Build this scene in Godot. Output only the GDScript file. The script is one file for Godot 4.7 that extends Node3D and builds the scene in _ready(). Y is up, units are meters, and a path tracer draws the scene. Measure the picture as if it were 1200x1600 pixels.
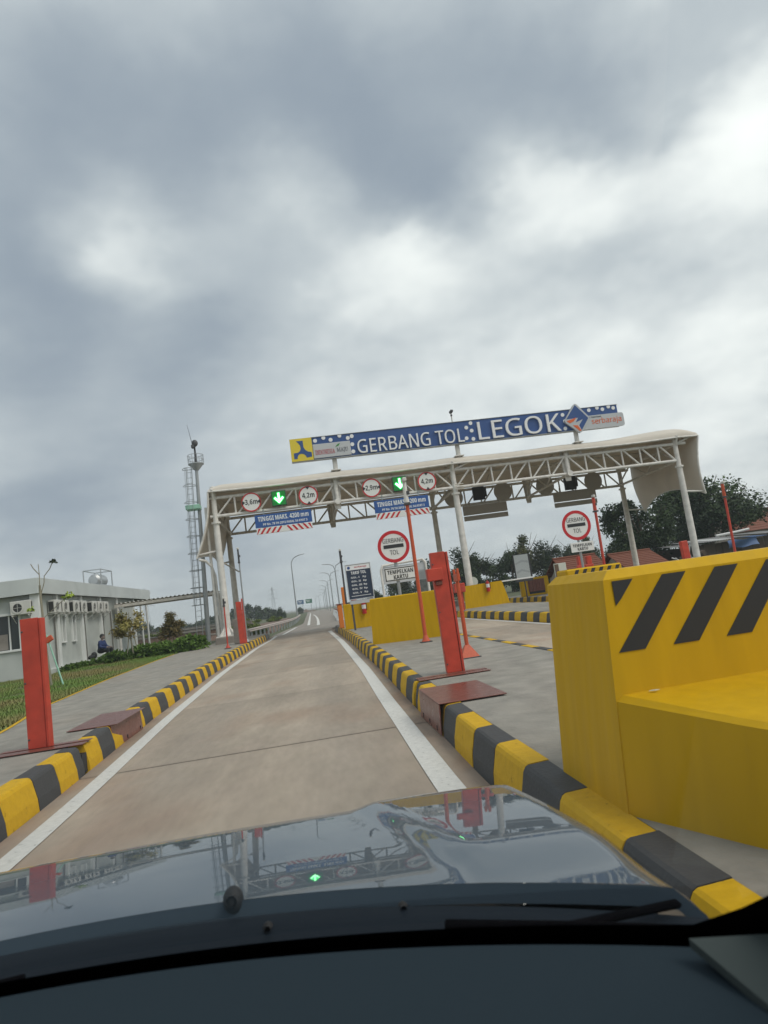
extends Node3D
# A toll plaza seen over the bonnet of a car. x right, y up, the road runs towards -z.

class MB:
	var v := PackedVector3Array()
	var n := PackedVector3Array()
	var c := PackedColorArray()
	var col := Color(1, 1, 1)
	var tinted := false

	func tint(k: Color) -> MB:
		col = k
		tinted = true
		return self

	func tri_n(a: Vector3, b: Vector3, d: Vector3, na: Vector3, nb: Vector3, nd: Vector3) -> void:
		var face := (d - a).cross(b - a)
		if face.dot(na + nb + nd) < 0.0:
			v.append_array(PackedVector3Array([a, d, b]))
			n.append_array(PackedVector3Array([na, nd, nb]))
		else:
			v.append_array(PackedVector3Array([a, b, d]))
			n.append_array(PackedVector3Array([na, nb, nd]))
		c.append_array(PackedColorArray([col, col, col]))

	func tri(a: Vector3, b: Vector3, d: Vector3, out: Vector3) -> void:
		var f := (d - a).cross(b - a)
		if f.length_squared() < 1e-16:
			return
		f = f.normalized()
		if f.dot(out) < 0.0:
			f = -f
		tri_n(a, b, d, f, f, f)

	func quad(a: Vector3, b: Vector3, d: Vector3, e: Vector3, out: Vector3) -> void:
		tri(a, b, d, out)
		tri(a, d, e, out)

	# eight corners: 0-3 lower ring, 4-7 upper ring, same order
	func hexa(p: Array) -> void:
		var m := Vector3.ZERO
		for q in p:
			m += q / 8.0
		for f in [[0, 1, 2, 3], [4, 5, 6, 7], [0, 1, 5, 4], [1, 2, 6, 5], [2, 3, 7, 6], [3, 0, 4, 7]]:
			var ctr: Vector3 = (p[f[0]] + p[f[1]] + p[f[2]] + p[f[3]]) / 4.0
			quad(p[f[0]], p[f[1]], p[f[2]], p[f[3]], ctr - m)

	func box(at: Vector3, size: Vector3, ch := 0.0, turn := Basis.IDENTITY) -> void:
		var h := size / 2.0
		if ch <= 0.0:
			var p := []
			for y in [-1.0, 1.0]:
				for q in [[-1.0, -1.0], [1.0, -1.0], [1.0, 1.0], [-1.0, 1.0]]:
					p.append(at + turn * Vector3(q[0] * h.x, y * h.y, q[1] * h.z))
			hexa(p)
			return
		ch = minf(ch, minf(h.x, minf(h.y, h.z)) * 0.9)
		var pt := func(s: Vector3, axis: int) -> Vector3:
			var r := Vector3(s.x * (h.x - ch), s.y * (h.y - ch), s.z * (h.z - ch))
			r[axis] = s[axis] * h[axis]
			return at + turn * r
		for axis in 3:
			var u := (axis + 1) % 3
			var w := (axis + 2) % 3
			for s in [-1.0, 1.0]:
				var q := []
				for k in [[-1.0, -1.0], [1.0, -1.0], [1.0, 1.0], [-1.0, 1.0]]:
					var sv := Vector3.ZERO
					sv[axis] = s
					sv[u] = k[0]
					sv[w] = k[1]
					q.append(pt.call(sv, axis))
				var o := Vector3.ZERO
				o[axis] = s
				quad(q[0], q[1], q[2], q[3], turn * o)
			for s in [-1.0, 1.0]:
				for t in [-1.0, 1.0]:
					var a := Vector3.ZERO
					a[u] = s
					a[w] = t
					var b := a
					a[axis] = -1.0
					b[axis] = 1.0
					quad(pt.call(a, u), pt.call(b, u), pt.call(b, w), pt.call(a, w), turn * (a + b))
		for sx in [-1.0, 1.0]:
			for sy in [-1.0, 1.0]:
				for sz in [-1.0, 1.0]:
					var s := Vector3(sx, sy, sz)
					tri(pt.call(s, 0), pt.call(s, 1), pt.call(s, 2), turn * s)

	func frame(d: Vector3) -> Basis:
		var y := d.normalized()
		var x := y.cross(Vector3(0.31, 0.17, 0.93)).normalized()
		if absf(y.dot(Vector3(0.31, 0.17, 0.93))) > 0.95:
			x = y.cross(Vector3.RIGHT).normalized()
		return Basis(x, y, x.cross(y))

	func tube(a: Vector3, b: Vector3, ra: float, rb: float, seg := 10, caps := true) -> void:
		if a.distance_to(b) < 1e-5:
			return
		var f := frame(b - a)
		var pa: Vector3
		var pb: Vector3
		var pn: Vector3
		for i in seg + 1:
			var t := TAU * i / seg
			var o := f.x * cos(t) + f.z * sin(t)
			var qa := a + o * ra
			var qb := b + o * rb
			if i > 0:
				tri_n(pa, qa, qb, pn, o, o)
				tri_n(pa, qb, pb, pn, o, pn)
				if caps:
					if ra > 0.0:
						tri(a, pa, qa, -f.y)
					if rb > 0.0:
						tri(b, pb, qb, f.y)
			pa = qa
			pb = qb
			pn = o

	func path(pts: Array, r: float, seg := 8) -> void:
		for i in pts.size() - 1:
			tube(pts[i], pts[i + 1], r, r, seg)
			if i > 0:
				ball(pts[i], Vector3(r, r, r), seg, 4)

	func ball(at: Vector3, r: Vector3, seg := 12, rings := 8, turn := Basis.IDENTITY) -> void:
		for j in rings:
			for i in seg:
				var q := []
				var m := []
				for k in [[0, 0], [1, 0], [1, 1], [0, 1]]:
					var a: float = PI * (j + k[1]) / rings
					var b: float = TAU * (i + k[0]) / seg
					var u := Vector3(sin(a) * cos(b), cos(a), sin(a) * sin(b))
					q.append(at + turn * (u * r))
					m.append((turn * (u / r)).normalized())
				if j > 0:
					tri_n(q[0], q[1], q[2], m[0], m[1], m[2])
				if j < rings - 1 or j == 0:
					tri_n(q[0], q[2], q[3], m[0], m[2], m[3])

	# profile: [[radius, height], ...] turned about the axis of xf's y
	func lathe(prof: Array, xf: Transform3D, seg := 20) -> void:
		for j in prof.size() - 1:
			var r0: float = prof[j][0]
			var r1: float = prof[j + 1][0]
			var h0: float = prof[j][1]
			var h1: float = prof[j + 1][1]
			var d := Vector2(r1 - r0, h1 - h0)
			if d.length() < 1e-6:
				continue
			for i in seg:
				var t0 := TAU * i / seg
				var t1 := TAU * (i + 1) / seg
				var a := Vector3(cos(t0), 0, sin(t0))
				var b := Vector3(cos(t1), 0, sin(t1))
				var na := xf.basis * (a * d.y + Vector3.DOWN * d.x).normalized()
				var nb := xf.basis * (b * d.y + Vector3.DOWN * d.x).normalized()
				var p0 := xf * (a * r0 + Vector3.UP * h0)
				var p1 := xf * (b * r0 + Vector3.UP * h0)
				var p2 := xf * (b * r1 + Vector3.UP * h1)
				var p3 := xf * (a * r1 + Vector3.UP * h1)
				if r0 > 1e-5:
					tri_n(p0, p1, p2, na, nb, nb)
				if r1 > 1e-5:
					tri_n(p0, p2, p3, na, nb, na)

	# an outline in xf's xy plane given depth along xf's z
	func prism(poly: Array, xf: Transform3D, depth: float) -> void:
		var p := PackedVector2Array(poly)
		if p[0].distance_to(p[p.size() - 1]) < 1e-6:
			p.remove_at(p.size() - 1)
		var ids := Geometry2D.triangulate_polygon(p)
		var zz := xf.basis.z.normalized()
		for k in range(0, ids.size(), 3):
			for w in [0.0, depth]:
				tri(xf * Vector3(p[ids[k]].x, p[ids[k]].y, w), xf * Vector3(p[ids[k + 1]].x, p[ids[k + 1]].y, w), xf * Vector3(p[ids[k + 2]].x, p[ids[k + 2]].y, w), zz * (1.0 if w == depth else -1.0) * signf(depth if depth != 0.0 else 1.0))
		var area := 0.0
		for i in p.size():
			var j := (i + 1) % p.size()
			area += p[i].x * p[j].y - p[j].x * p[i].y
		for i in p.size():
			var j := (i + 1) % p.size()
			var d := p[j] - p[i]
			var o := xf.basis * (Vector3(d.y, -d.x, 0) * signf(area))
			quad(xf * Vector3(p[i].x, p[i].y, 0), xf * Vector3(p[j].x, p[j].y, 0), xf * Vector3(p[j].x, p[j].y, depth), xf * Vector3(p[i].x, p[i].y, depth), o)

	# a smooth sheet: f(u, v) gives the point, u and v from 0 to 1
	func sheet(nu: int, nv: int, f: Callable, up: Vector3, paint = null) -> void:
		var p := []
		for j in nv + 1:
			for i in nu + 1:
				p.append(f.call(float(i) / nu, float(j) / nv))
		var nn := []
		for j in nv + 1:
			for i in nu + 1:
				var a: Vector3 = p[j * (nu + 1) + mini(i + 1, nu)] - p[j * (nu + 1) + maxi(i - 1, 0)]
				var b: Vector3 = p[mini(j + 1, nv) * (nu + 1) + i] - p[maxi(j - 1, 0) * (nu + 1) + i]
				var q := a.cross(b).normalized()
				nn.append(-q if q.dot(up) < 0.0 else q)
		for j in nv:
			for i in nu:
				var k := [j * (nu + 1) + i, j * (nu + 1) + i + 1, (j + 1) * (nu + 1) + i + 1, (j + 1) * (nu + 1) + i]
				for t in [[0, 1, 2], [0, 2, 3]]:
					var a: int = k[t[0]]
					var b: int = k[t[1]]
					var d: int = k[t[2]]
					tri_n(p[a], p[b], p[d], nn[a], nn[b], nn[d])
					if paint != null:
						var m := c.size()
						var flip: bool = v[m - 2] != p[b]
						c[m - 3] = paint.call(p[a])
						c[m - 2] = paint.call(p[d] if flip else p[b])
						c[m - 1] = paint.call(p[b] if flip else p[d])
						tinted = true

	func mesh() -> ArrayMesh:
		var arr := []
		arr.resize(Mesh.ARRAY_MAX)
		arr[Mesh.ARRAY_VERTEX] = v
		arr[Mesh.ARRAY_NORMAL] = n
		if tinted:
			arr[Mesh.ARRAY_COLOR] = c
		var m := ArrayMesh.new()
		m.add_surface_from_arrays(Mesh.PRIMITIVE_TRIANGLES, arr)
		return m


var rng := RandomNumberGenerator.new()
var taken := {}
var M := {}
var noise := FastNoiseLite.new()
var face_z := Transform3D.IDENTITY


func numbered(called: String) -> String:
	var k: int = taken.get(called, 0)
	taken[called] = k + 1
	return called if k == 0 else "%s_%03d" % [called, k]


func tag(o: Node3D, label: String, category := "", group := "", kind := "") -> Node3D:
	o.set_meta("label", label)
	if category:
		o.set_meta("category", category)
	if group:
		o.set_meta("group", group)
	if kind:
		o.set_meta("kind", kind)
	return o


func thing(called: String, label: String, category: String, at := Vector3.ZERO, turn := 0.0, group := "") -> Node3D:
	var o := Node3D.new()
	o.name = numbered(called)
	add_child(o)
	o.position = at
	o.rotation.y = turn
	return tag(o, label, category, group)


func part(called: String, mb, m: Material, parent: Node3D) -> MeshInstance3D:
	var o := MeshInstance3D.new()
	var names := {}
	for ch in parent.get_children():
		names[str(ch.name)] = true
	var nm := called
	var k := 0
	while names.has(nm):
		k += 1
		nm = "%s_%03d" % [called, k]
	o.name = nm
	o.mesh = mb.mesh() if mb is MB else mb
	o.material_override = m
	parent.add_child(o)
	return o


func single(called: String, mb, m: Material, label: String, category: String, group := "") -> MeshInstance3D:
	var o := MeshInstance3D.new()
	o.name = numbered(called)
	o.mesh = mb.mesh() if mb is MB else mb
	o.material_override = m
	add_child(o)
	tag(o, label, category, group)
	return o


func struct(called: String, mb, m: Material, label: String) -> MeshInstance3D:
	var o := single(called, mb, m, label, "")
	o.set_meta("kind", "structure")
	return o


func dup(src: Node3D, label: String, at: Vector3, turn := 0.0, size := 1.0) -> Node3D:
	var o: Node3D = src.duplicate()
	var base := str(src.name)
	var r := RegEx.create_from_string("_[0-9]{3}$")
	o.name = numbered(r.sub(base, ""))
	add_child(o)
	o.transform = Transform3D(Basis(Vector3.UP, turn).scaled(Vector3.ONE * size), at)
	o.set_meta("label", label)
	return o


func lin(r: float, g: float, b: float) -> Color:
	return Color(r, g, b).linear_to_srgb()


func noise_tex(freq: float, lo: float, hi: float, sd: int, oct := 5, kind := FastNoiseLite.TYPE_SIMPLEX_SMOOTH, size := 512) -> NoiseTexture2D:
	var f := FastNoiseLite.new()
	f.noise_type = kind
	f.seed = sd
	f.frequency = freq
	f.fractal_octaves = oct
	var t := NoiseTexture2D.new()
	t.width = size
	t.height = size
	t.seamless = true
	t.noise = f
	var g := Gradient.new()
	g.offsets = PackedFloat32Array([0.0, 0.35, 0.65, 1.0])
	var q := []
	for s in [0.0, 0.42, 0.66, 1.0]:
		var x := lo + (hi - lo) * float(s)
		q.append(Color(x, x, x))
	g.colors = PackedColorArray(q)
	t.color_ramp = g
	return t


func bump_tex(freq: float, sd: int, strength := 4.0) -> NoiseTexture2D:
	var f := FastNoiseLite.new()
	f.seed = sd
	f.frequency = freq
	f.fractal_octaves = 5
	var t := NoiseTexture2D.new()
	t.width = 512
	t.height = 512
	t.seamless = true
	t.noise = f
	t.as_normal_map = true
	t.bump_strength = strength
	return t


func mat(called: String, col: Color, rough := 0.8, o := {}) -> StandardMaterial3D:
	var m := StandardMaterial3D.new()
	m.resource_name = called
	m.albedo_color = col
	m.roughness = rough
	m.metallic = o.get("metal", 0.0)
	if o.has("spec"):
		m.metallic_specular = o.spec
	if o.has("tex"):
		m.albedo_texture = o.tex
	if o.has("rtex"):
		m.roughness_texture = o.rtex
	if o.has("norm"):
		m.normal_enabled = true
		m.normal_texture = o.norm
		m.normal_scale = o.get("nscale", 0.5)
	if o.has("tex") or o.has("norm") or o.has("rtex"):
		m.uv1_triplanar = true
		m.uv1_world_triplanar = o.get("world", true)
		var s = o.get("scale", 0.5)
		m.uv1_scale = s if s is Vector3 else Vector3(s, s, s)
	if o.get("vc", false):
		m.vertex_color_use_as_albedo = true
	if o.has("emit"):
		m.emission_enabled = true
		m.emission = o.emit
		m.emission_energy_multiplier = o.get("power", 1.0)
	if o.has("coat"):
		m.clearcoat_enabled = true
		m.clearcoat = o.coat
		m.clearcoat_roughness = o.get("coat_rough", 0.03)
	if o.has("back"):
		m.backlight_enabled = true
		m.backlight = o.back
	if o.has("alpha"):
		m.transparency = BaseMaterial3D.TRANSPARENCY_ALPHA
		m.albedo_color.a = o.alpha
	M[called] = m
	return m


func text(words: String, height: float, width: float, depth: float, m: Material, parent: Node3D, at: Vector3, bold := false, called := "lettering", font_name := "Droid Sans", slant := 0.0) -> MeshInstance3D:
	var f := SystemFont.new()
	f.font_names = PackedStringArray([font_name])
	f.font_weight = 700 if bold else 400
	var t := TextMesh.new()
	t.font = f
	t.text = words
	t.font_size = 48
	t.depth = 1.0
	t.curve_step = 4.0
	t.pixel_size = 0.01
	var o := part(called, t, m, parent)
	var bb := t.get_aabb()
	var sy := height / maxf(bb.size.y, 0.01)
	var sx := sy if width <= 0.0 else width / maxf(bb.size.x, 0.01)
	var ctr := bb.get_center()
	o.transform = Transform3D(Basis(Vector3(sx, 0, 0), Vector3(slant * sy, sy, 0), Vector3(0, 0, depth)), at - Vector3(ctr.x * sx + slant * sy * ctr.y, ctr.y * sy, 0))
	return o


func disc(r: float, k := 32, at := Vector2.ZERO) -> Array:
	var a := []
	for i in k:
		a.append(at + Vector2(cos(TAU * i / k), sin(TAU * i / k)) * r)
	return a


func rect(x0: float, y0: float, x1: float, y1: float) -> Array:
	return [Vector2(x0, y0), Vector2(x1, y0), Vector2(x1, y1), Vector2(x0, y1)]


func round_rect(w: float, h: float, r: float) -> Array:
	var a := []
	for q in [[1, 1, 0], [-1, 1, 1], [-1, -1, 2], [1, -1, 3]]:
		for i in 5:
			var t: float = PI / 2.0 * (q[2] + i / 4.0)
			a.append(Vector2(q[0] * (w / 2 - r) + cos(t) * r, q[1] * (h / 2 - r) + sin(t) * r))
	return a


func annulus(mb: MB, r0: float, r1: float, z0: float, z1: float, seg := 40) -> void:
	var xf := Transform3D(Basis(Vector3.RIGHT, Vector3.BACK, Vector3.DOWN), Vector3.ZERO)
	mb.lathe([[r0, z0], [r0, z1], [r1, z1], [r1, z0], [r0, z0]], xf, seg)


func at_z(x: float, y: float, z: float) -> Transform3D:
	return Transform3D(Basis.IDENTITY, Vector3(x, y, z))


func interp(t: Array, z: float) -> float:
	# t: [[z, x], ...] with z falling
	if z >= t[0][0]:
		return t[0][1]
	for i in t.size() - 1:
		if z >= t[i + 1][0]:
			var k: float = (z - t[i][0]) / (t[i + 1][0] - t[i][0])
			k = lerpf(k, smoothstep(0.0, 1.0, k), 0.3)
			return lerpf(t[i][1], t[i + 1][1], k)
	return t[t.size() - 1][1]


const KERB_L := [[3.0, -2.42], [-5.7, -2.5], [-12.0, -2.72], [-19.0, -2.85], [-30.0, -2.84], [-38.5, -2.6]]
const KERB_R := [[3.0, 1.07], [-5.0, 1.1], [-8.6, 1.15], [-14.7, 1.25], [-26.0, 1.3], [-38.0, 1.2]]


func xl(z: float) -> float:
	return interp(KERB_L, z)


func xr(z: float) -> float:
	return interp(KERB_R, z)


func setup_view() -> void:
	var cam := Camera3D.new()
	cam.name = "camera"
	add_child(cam)
	cam.transform = Transform3D(Basis(Vector3.UP, deg_to_rad(-7.263)) * Basis(Vector3.RIGHT, deg_to_rad(7.247)) * Basis(Vector3.BACK, deg_to_rad(-8.0)), Vector3(0, 1.4, 0))
	var lens := CameraAttributesPhysical.new()
	lens.frustum_focal_length = 15.75
	lens.frustum_focus_distance = 14.0
	lens.frustum_near = 0.05
	lens.frustum_far = 4000.0
	lens.exposure_aperture = 5.0
	cam.attributes = lens
	cam.fov = 74.608
	cam.near = 0.05
	cam.far = 4000.0
	cam.current = true

	var env := Environment.new()
	env.background_mode = Environment.BG_SKY
	env.tonemap_mode = Environment.TONE_MAPPER_LINEAR
	env.tonemap_exposure = 1.24
	env.sdfgi_enabled = true
	env.ssao_enabled = true
	env.ssil_enabled = true
	env.fog_enabled = true
	env.fog_density = 0.0006
	env.fog_light_color = Color(0.80, 0.83, 0.84)
	var sky := Sky.new()
	var pm := PanoramaSkyMaterial.new()
	pm.panorama = cloudy_sky()
	pm.energy_multiplier = 1.0
	sky.sky_material = pm
	env.sky = sky
	var we := WorldEnvironment.new()
	we.name = "world_environment"
	we.environment = env
	add_child(we)

	var sun := DirectionalLight3D.new()
	sun.name = "veiled_sun"
	add_child(sun)
	var az := deg_to_rad(128.0)
	var el := deg_to_rad(50.0)
	var to_sun := Vector3(sin(az) * cos(el), sin(el), -cos(az) * cos(el))
	sun.look_at_from_position(to_sun * 100.0, Vector3.ZERO, Vector3.UP)
	sun.light_energy = 0.5
	sun.light_color = Color(1.0, 0.97, 0.92)
	sun.light_angular_distance = 30.0
	sun.shadow_enabled = true


func heading(az: float, el: float) -> Vector3:
	var a := deg_to_rad(az)
	var e := deg_to_rad(el)
	return Vector3(sin(a) * cos(e), sin(e), -cos(a) * cos(e))


# Layered rain cloud with brighter breaks, the same all round; every break and dark bank is a soft puff at a bearing and a height.
func cloudy_sky() -> ImageTexture:
	var w := 1920
	var h := 960
	var im := Image.create(w, h, false, Image.FORMAT_RGBF)
	var big := FastNoiseLite.new()
	big.seed = 11
	big.frequency = 1.0
	big.fractal_octaves = 5
	big.fractal_gain = 0.58
	var bend := FastNoiseLite.new()
	bend.seed = 29
	bend.frequency = 1.6
	bend.fractal_octaves = 6
	bend.fractal_gain = 0.6
	# bearing, height, width across, width up, strength
	var puffs := [
		[-15.3, 42.7, 5, 3.8, -0.24], [-4.9, 39.7, 5, 3.8, -0.22], [6.3, 42.8, 5, 3.8, -0.29], [12.6, 38.2, 5, 3.8, -0.22], [22, 38.1, 5, 3.8, -0.29], [29.6, 36.9, 5, 3.8, -0.28], [35, 37.4, 5, 3.8, 0.25], [41.5, 34.8, 5, 3.8, -0.24],
		[-18.9, 37.6, 5, 3.8, -0.22], [-19, 31.7, 5, 3.8, -0.31], [-8.3, 35.7, 5, 3.8, -0.15], [11.2, 32, 5, 3.8, -0.33], [1.5, 33.6, 5, 3.8, 0.23], [-4.2, 33.6, 5, 3.8, -0.3], [-12.5, 31.7, 5, 3.8, 0.26], [-12, 27.8, 5, 3.8, 0.35],
		[-6.6, 28.2, 5, 3.8, 0.08], [-0.4, 29, 5, 3.8, -0.18], [4.5, 27.1, 5, 3.8, 0.1], [13.4, 27.9, 5, 3.8, 0.42], [9.9, 24.5, 5, 3.8, 0.11], [18.2, 29, 5, 3.8, -0.16], [22.3, 29.5, 5, 3.8, 0.24], [26.8, 29.7, 5, 3.8, 0.2],
		[31.6, 32.2, 5, 3.8, -0.43], [36.9, 33.2, 5, 3.8, 0.04], [37.2, 28.9, 5, 3.8, 0.15], [41.5, 29.7, 5, 3.8, 0.23], [32.4, 26.7, 5, 3.8, -0.19], [31.8, 21.7, 5, 3.8, 0.14], [38.4, 21.9, 5, 3.8, 0.03], [33.2, 16.9, 5, 3.8, 0.17],
		[37.2, 13.9, 5, 3.8, 0.19], [-16.7, 24.4, 5, 3.8, -0.2], [-7.2, 23.5, 5, 3.8, -0.33], [1.6, 22.9, 5, 3.8, 0.04], [15.4, 23.1, 5, 3.8, 0.04], [22.1, 23, 5, 3.8, 0.08], [17.4, 18.6, 5, 3.8, 0.1], [25.2, 16.5, 5, 3.8, 0.26],
		[-17.7, 18.8, 5, 3.8, -0.1], [-7.8, 18.5, 5, 3.8, -0.15], [-13.3, 13.7, 5, 3.8, -0.22], [-19.2, 10, 5, 3.8, -0.36], [-6.6, 5.2, 5, 3.8, -0.36], [23.5, 6.9, 5, 3.8, 0.11], [33.6, 8.9, 5, 3.8, 0.16], [34.7, 2.7, 5, 3.8, 0.17],
		[8.3, 28.9, 5, 3.8, -0.03], [30.4, 29.1, 5, 3.8, 0.32], [36.9, 25.6, 5, 3.8, 0.08], [40.8, 25, 5, 3.8, 0.16], [39.3, 17.9, 5, 3.8, 0.16], [35.2, 19.7, 5, 3.8, -0.16], [28.9, 19.6, 5, 3.8, -0.05], [-9.1, 29.9, 5, 3.8, -0.13],
		[-15, 27.7, 5, 3.8, -0.29], [-1.6, 32.2, 5, 3.8, 0.17], [11.2, 14.9, 5, 3.8, 0.14], [19, 12, 5, 3.8, 0.13], [28.9, 8.9, 5, 3.8, 0.13], [17, 31.5, 5, 3.8, -0.36], [7.4, 36.4, 5, 3.8, -0.24], [1.8, 38.4, 5, 3.8, -0.21],
		[-12.9, 41.2, 5, 3.8, -0.09], [-13.1, 35.9, 5, 3.8, -0.21], [24.9, 26, 5, 3.8, -0.09], [-20.3, 26.5, 5, 3.8, -0.16], [-20.8, 19.7, 5, 3.8, -0.24],
		[75, 32, 20, 9, 0.5], [110, 45, 22, 9, -0.5], [100, 16, 25, 8, 0.3], [150, 28, 20, 8, 0.5], [165, 55, 30, 9, -0.5], [200, 18, 24, 8, 0.4], [225, 38, 20, 9, -0.5], [255, 24, 18, 7, 0.5], [290, 42, 20, 10, 0.3], [315, 30, 16, 8, -0.45], [300, 15, 20, 7, -0.25], [335, 55, 20, 9, 0.3], [60, 58, 22, 9, 0.45], [180, 80, 40, 8, -0.2]]
	var dirs := []
	for p in puffs:
		dirs.append([deg_to_rad(p[0]), p[1], 1.0 / p[2], 1.0 / p[3], p[4]])
	var half := h / 2
	for y in half:
		var el := PI * (0.5 - (y + 0.5) / h)
		var eld := rad_to_deg(el)
		var ce := cos(el)
		for x in w:
			var az := TAU * (x + 0.5) / w
			var d := Vector3(sin(az) * ce, sin(el), -cos(az) * ce)
			var q := Vector3(d.x, 0.0, d.z) / (d.y + 0.22) * 1.3
			var k := big.get_noise_3d(q.x, d.y * 1.5, q.z)
			var b1 := bend.get_noise_3d(q.x + 7.0, 3.0, q.z) * 4.2
			var b2 := bend.get_noise_3d(q.x, 9.0, q.z - 4.0) * 3.4
			var s := 0.0
			for p in dirs:
				var de: float = (eld + b2 - p[1]) * p[3]
				if absf(de) > 2.6:
					continue
				var da := rad_to_deg(wrapf(az - p[0], -PI, PI)) * ce + b1
				da *= p[2]
				if absf(da) > 2.6:
					continue
				s += p[4] * exp(-(da * da + de * de))
			var k2 := big.get_noise_3d(q.x * 2.3 + 11.0, 5.0, q.z * 2.3)
			var k3 := big.get_noise_3d(q.x * 6.0 - 3.0, 8.0, q.z * 6.0)
			var t := clampf(0.5 + s + (0.09 * k + 0.10 * k2 + 0.06 * k3) * (1.0 - 0.5 * absf(s)), 0.0, 1.0)
			t = lerpf(t, smoothstep(0.05, 0.95, t), 0.35)
			var c: Color
			if t < 0.5:
				c = Color(0.262, 0.315, 0.372).lerp(Color(0.462, 0.515, 0.542), t * 2.0)
			else:
				c = Color(0.462, 0.515, 0.542).lerp(Color(0.90, 0.94, 0.91), t * 2.0 - 1.0)
			var low := smoothstep(9.0, 0.0, eld)
			c = c.lerp(Color(0.47, 0.515, 0.52), low * 0.5)
			im.set_pixel(x, y, c)
	for y in range(half, h):
		for x in w:
			im.set_pixel(x, y, Color(0.16, 0.15, 0.13))
	return ImageTexture.create_from_image(im)


func make_materials() -> void:
	noise.seed = 5
	noise.frequency = 0.35
	noise.fractal_octaves = 4
	var grime := noise_tex(0.012, 0.8, 1.0, 1)
	var soft := noise_tex(0.006, 0.9, 1.0, 12)
	var fine := noise_tex(0.06, 0.78, 1.0, 2, 4)
	var streak := noise_tex(0.02, 0.92, 1.0, 3)
	var drip := noise_tex(0.018, 0.91, 1.0, 21)
	var chips := noise_tex(0.03, 0.0, 1.0, 23)
	chips.color_ramp.offsets = PackedFloat32Array([0.0, 0.13, 0.19, 1.0])
	chips.color_ramp.colors = PackedColorArray([Color(0.55, 0.56, 0.58), Color(0.7, 0.7, 0.7), Color(0.93, 0.93, 0.93), Color(1, 1, 1)])
	var rough_t := noise_tex(0.02, 0.55, 0.95, 4)
	var grit := bump_tex(0.09, 7, 3.0)
	var dents := bump_tex(0.008, 8, 2.5)
	mat("lane_concrete", Color.WHITE, 0.85, {"tex": streak, "norm": grit, "nscale": 0.12, "scale": Vector3(1.0, 0.9, 0.25), "vc": true})
	mat("pavement_concrete", Color.WHITE, 0.88, {"tex": grime, "norm": grit, "nscale": 0.3, "scale": Vector3(0.35, 0.35, 0.35), "vc": true})
	mat("joint_filler", lin(0.24, 0.19, 0.145), 0.95)
	mat("white_line", lin(0.66, 0.66, 0.63), 0.75, {"tex": chips, "scale": 0.9})
	mat("kerb_yellow", lin(0.66, 0.40, 0.014), 0.7, {"spec": 0.3, "tex": chips, "norm": grit, "nscale": 0.25, "scale": 0.7})
	mat("kerb_black", lin(0.058, 0.057, 0.058), 0.75, {"tex": drip, "norm": grit, "nscale": 0.3, "scale": 0.7})
	mat("kerb_grey", lin(0.2, 0.19, 0.17), 0.85, {"tex": grime, "scale": 0.7})
	mat("wall_yellow", lin(0.60, 0.36, 0.004), 0.72, {"spec": 0.28, "tex": drip, "norm": dents, "nscale": 0.12, "scale": Vector3(0.9, 0.10, 0.9), "rtex": rough_t})
	mat("stripe_black", lin(0.018, 0.018, 0.020), 0.6)
	mat("post_red", lin(0.58, 0.06, 0.03), 0.45, {"tex": grime, "scale": 0.6})
	mat("guide_orange", lin(0.60, 0.17, 0.02), 0.6)
	mat("pole_orange", lin(0.64, 0.10, 0.03), 0.45, {"tex": fine, "scale": 0.8})
	mat("rust_plate", lin(0.20, 0.062, 0.04), 0.42, {"tex": grime, "rtex": rough_t, "scale": 0.9})
	mat("white_steel", lin(0.80, 0.78, 0.74), 0.5, {"tex": grime, "scale": 0.35})
	mat("beige_steel", lin(0.72, 0.68, 0.61), 0.55, {"tex": grime, "scale": 0.4})
	mat("membrane", lin(0.74, 0.69, 0.61), 0.7, {"tex": soft, "scale": 0.12, "back": Color(0.62, 0.57, 0.50)})
	mat("grey_steel", lin(0.32, 0.34, 0.35), 0.45, {"metal": 0.4})
	mat("dark_steel", lin(0.06, 0.06, 0.065), 0.55)
	mat("galvanised", lin(0.45, 0.47, 0.48), 0.4, {"metal": 0.7})
	mat("sign_blue", lin(0.025, 0.075, 0.24), 0.4)
	mat("board_blue", lin(0.02, 0.085, 0.30), 0.4)
	mat("navy", lin(0.018, 0.032, 0.065), 0.45)
	mat("sign_white", lin(0.72, 0.73, 0.72), 0.4)
	mat("plate_grey", lin(0.48, 0.50, 0.52), 0.4)
	mat("sign_red", lin(0.50, 0.012, 0.02), 0.4)
	mat("sign_back", lin(0.40, 0.37, 0.33), 0.6)
	mat("sign_yellow", lin(0.70, 0.55, 0.04), 0.45)
	mat("print_black", lin(0.02, 0.022, 0.025), 0.5)
	mat("print_white", lin(0.78, 0.79, 0.8), 0.45)
	mat("print_red", lin(0.45, 0.03, 0.05), 0.5)
	mat("print_orange", lin(0.68, 0.13, 0.03), 0.5)
	mat("print_green", lin(0.05, 0.25, 0.06), 0.5)
	mat("print_grey", lin(0.1, 0.1, 0.12), 0.5)
	mat("light_green_panel", lin(0.0, 0.08, 0.02), 0.4, {"emit": Color(0.0, 0.42, 0.1), "power": 0.45})
	mat("light_arrow", lin(0.6, 0.8, 0.65), 0.4, {"emit": Color(0.72, 1.0, 0.8), "power": 3.0})
	mat("light_arrow_edge", lin(0.1, 0.6, 0.2), 0.4, {"emit": Color(0.05, 0.85, 0.3), "power": 1.6})
	mat("building_white", lin(0.50, 0.53, 0.51), 0.75, {"tex": soft, "scale": 0.25})
	mat("building_trim", lin(0.66, 0.68, 0.67), 0.6)
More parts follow.
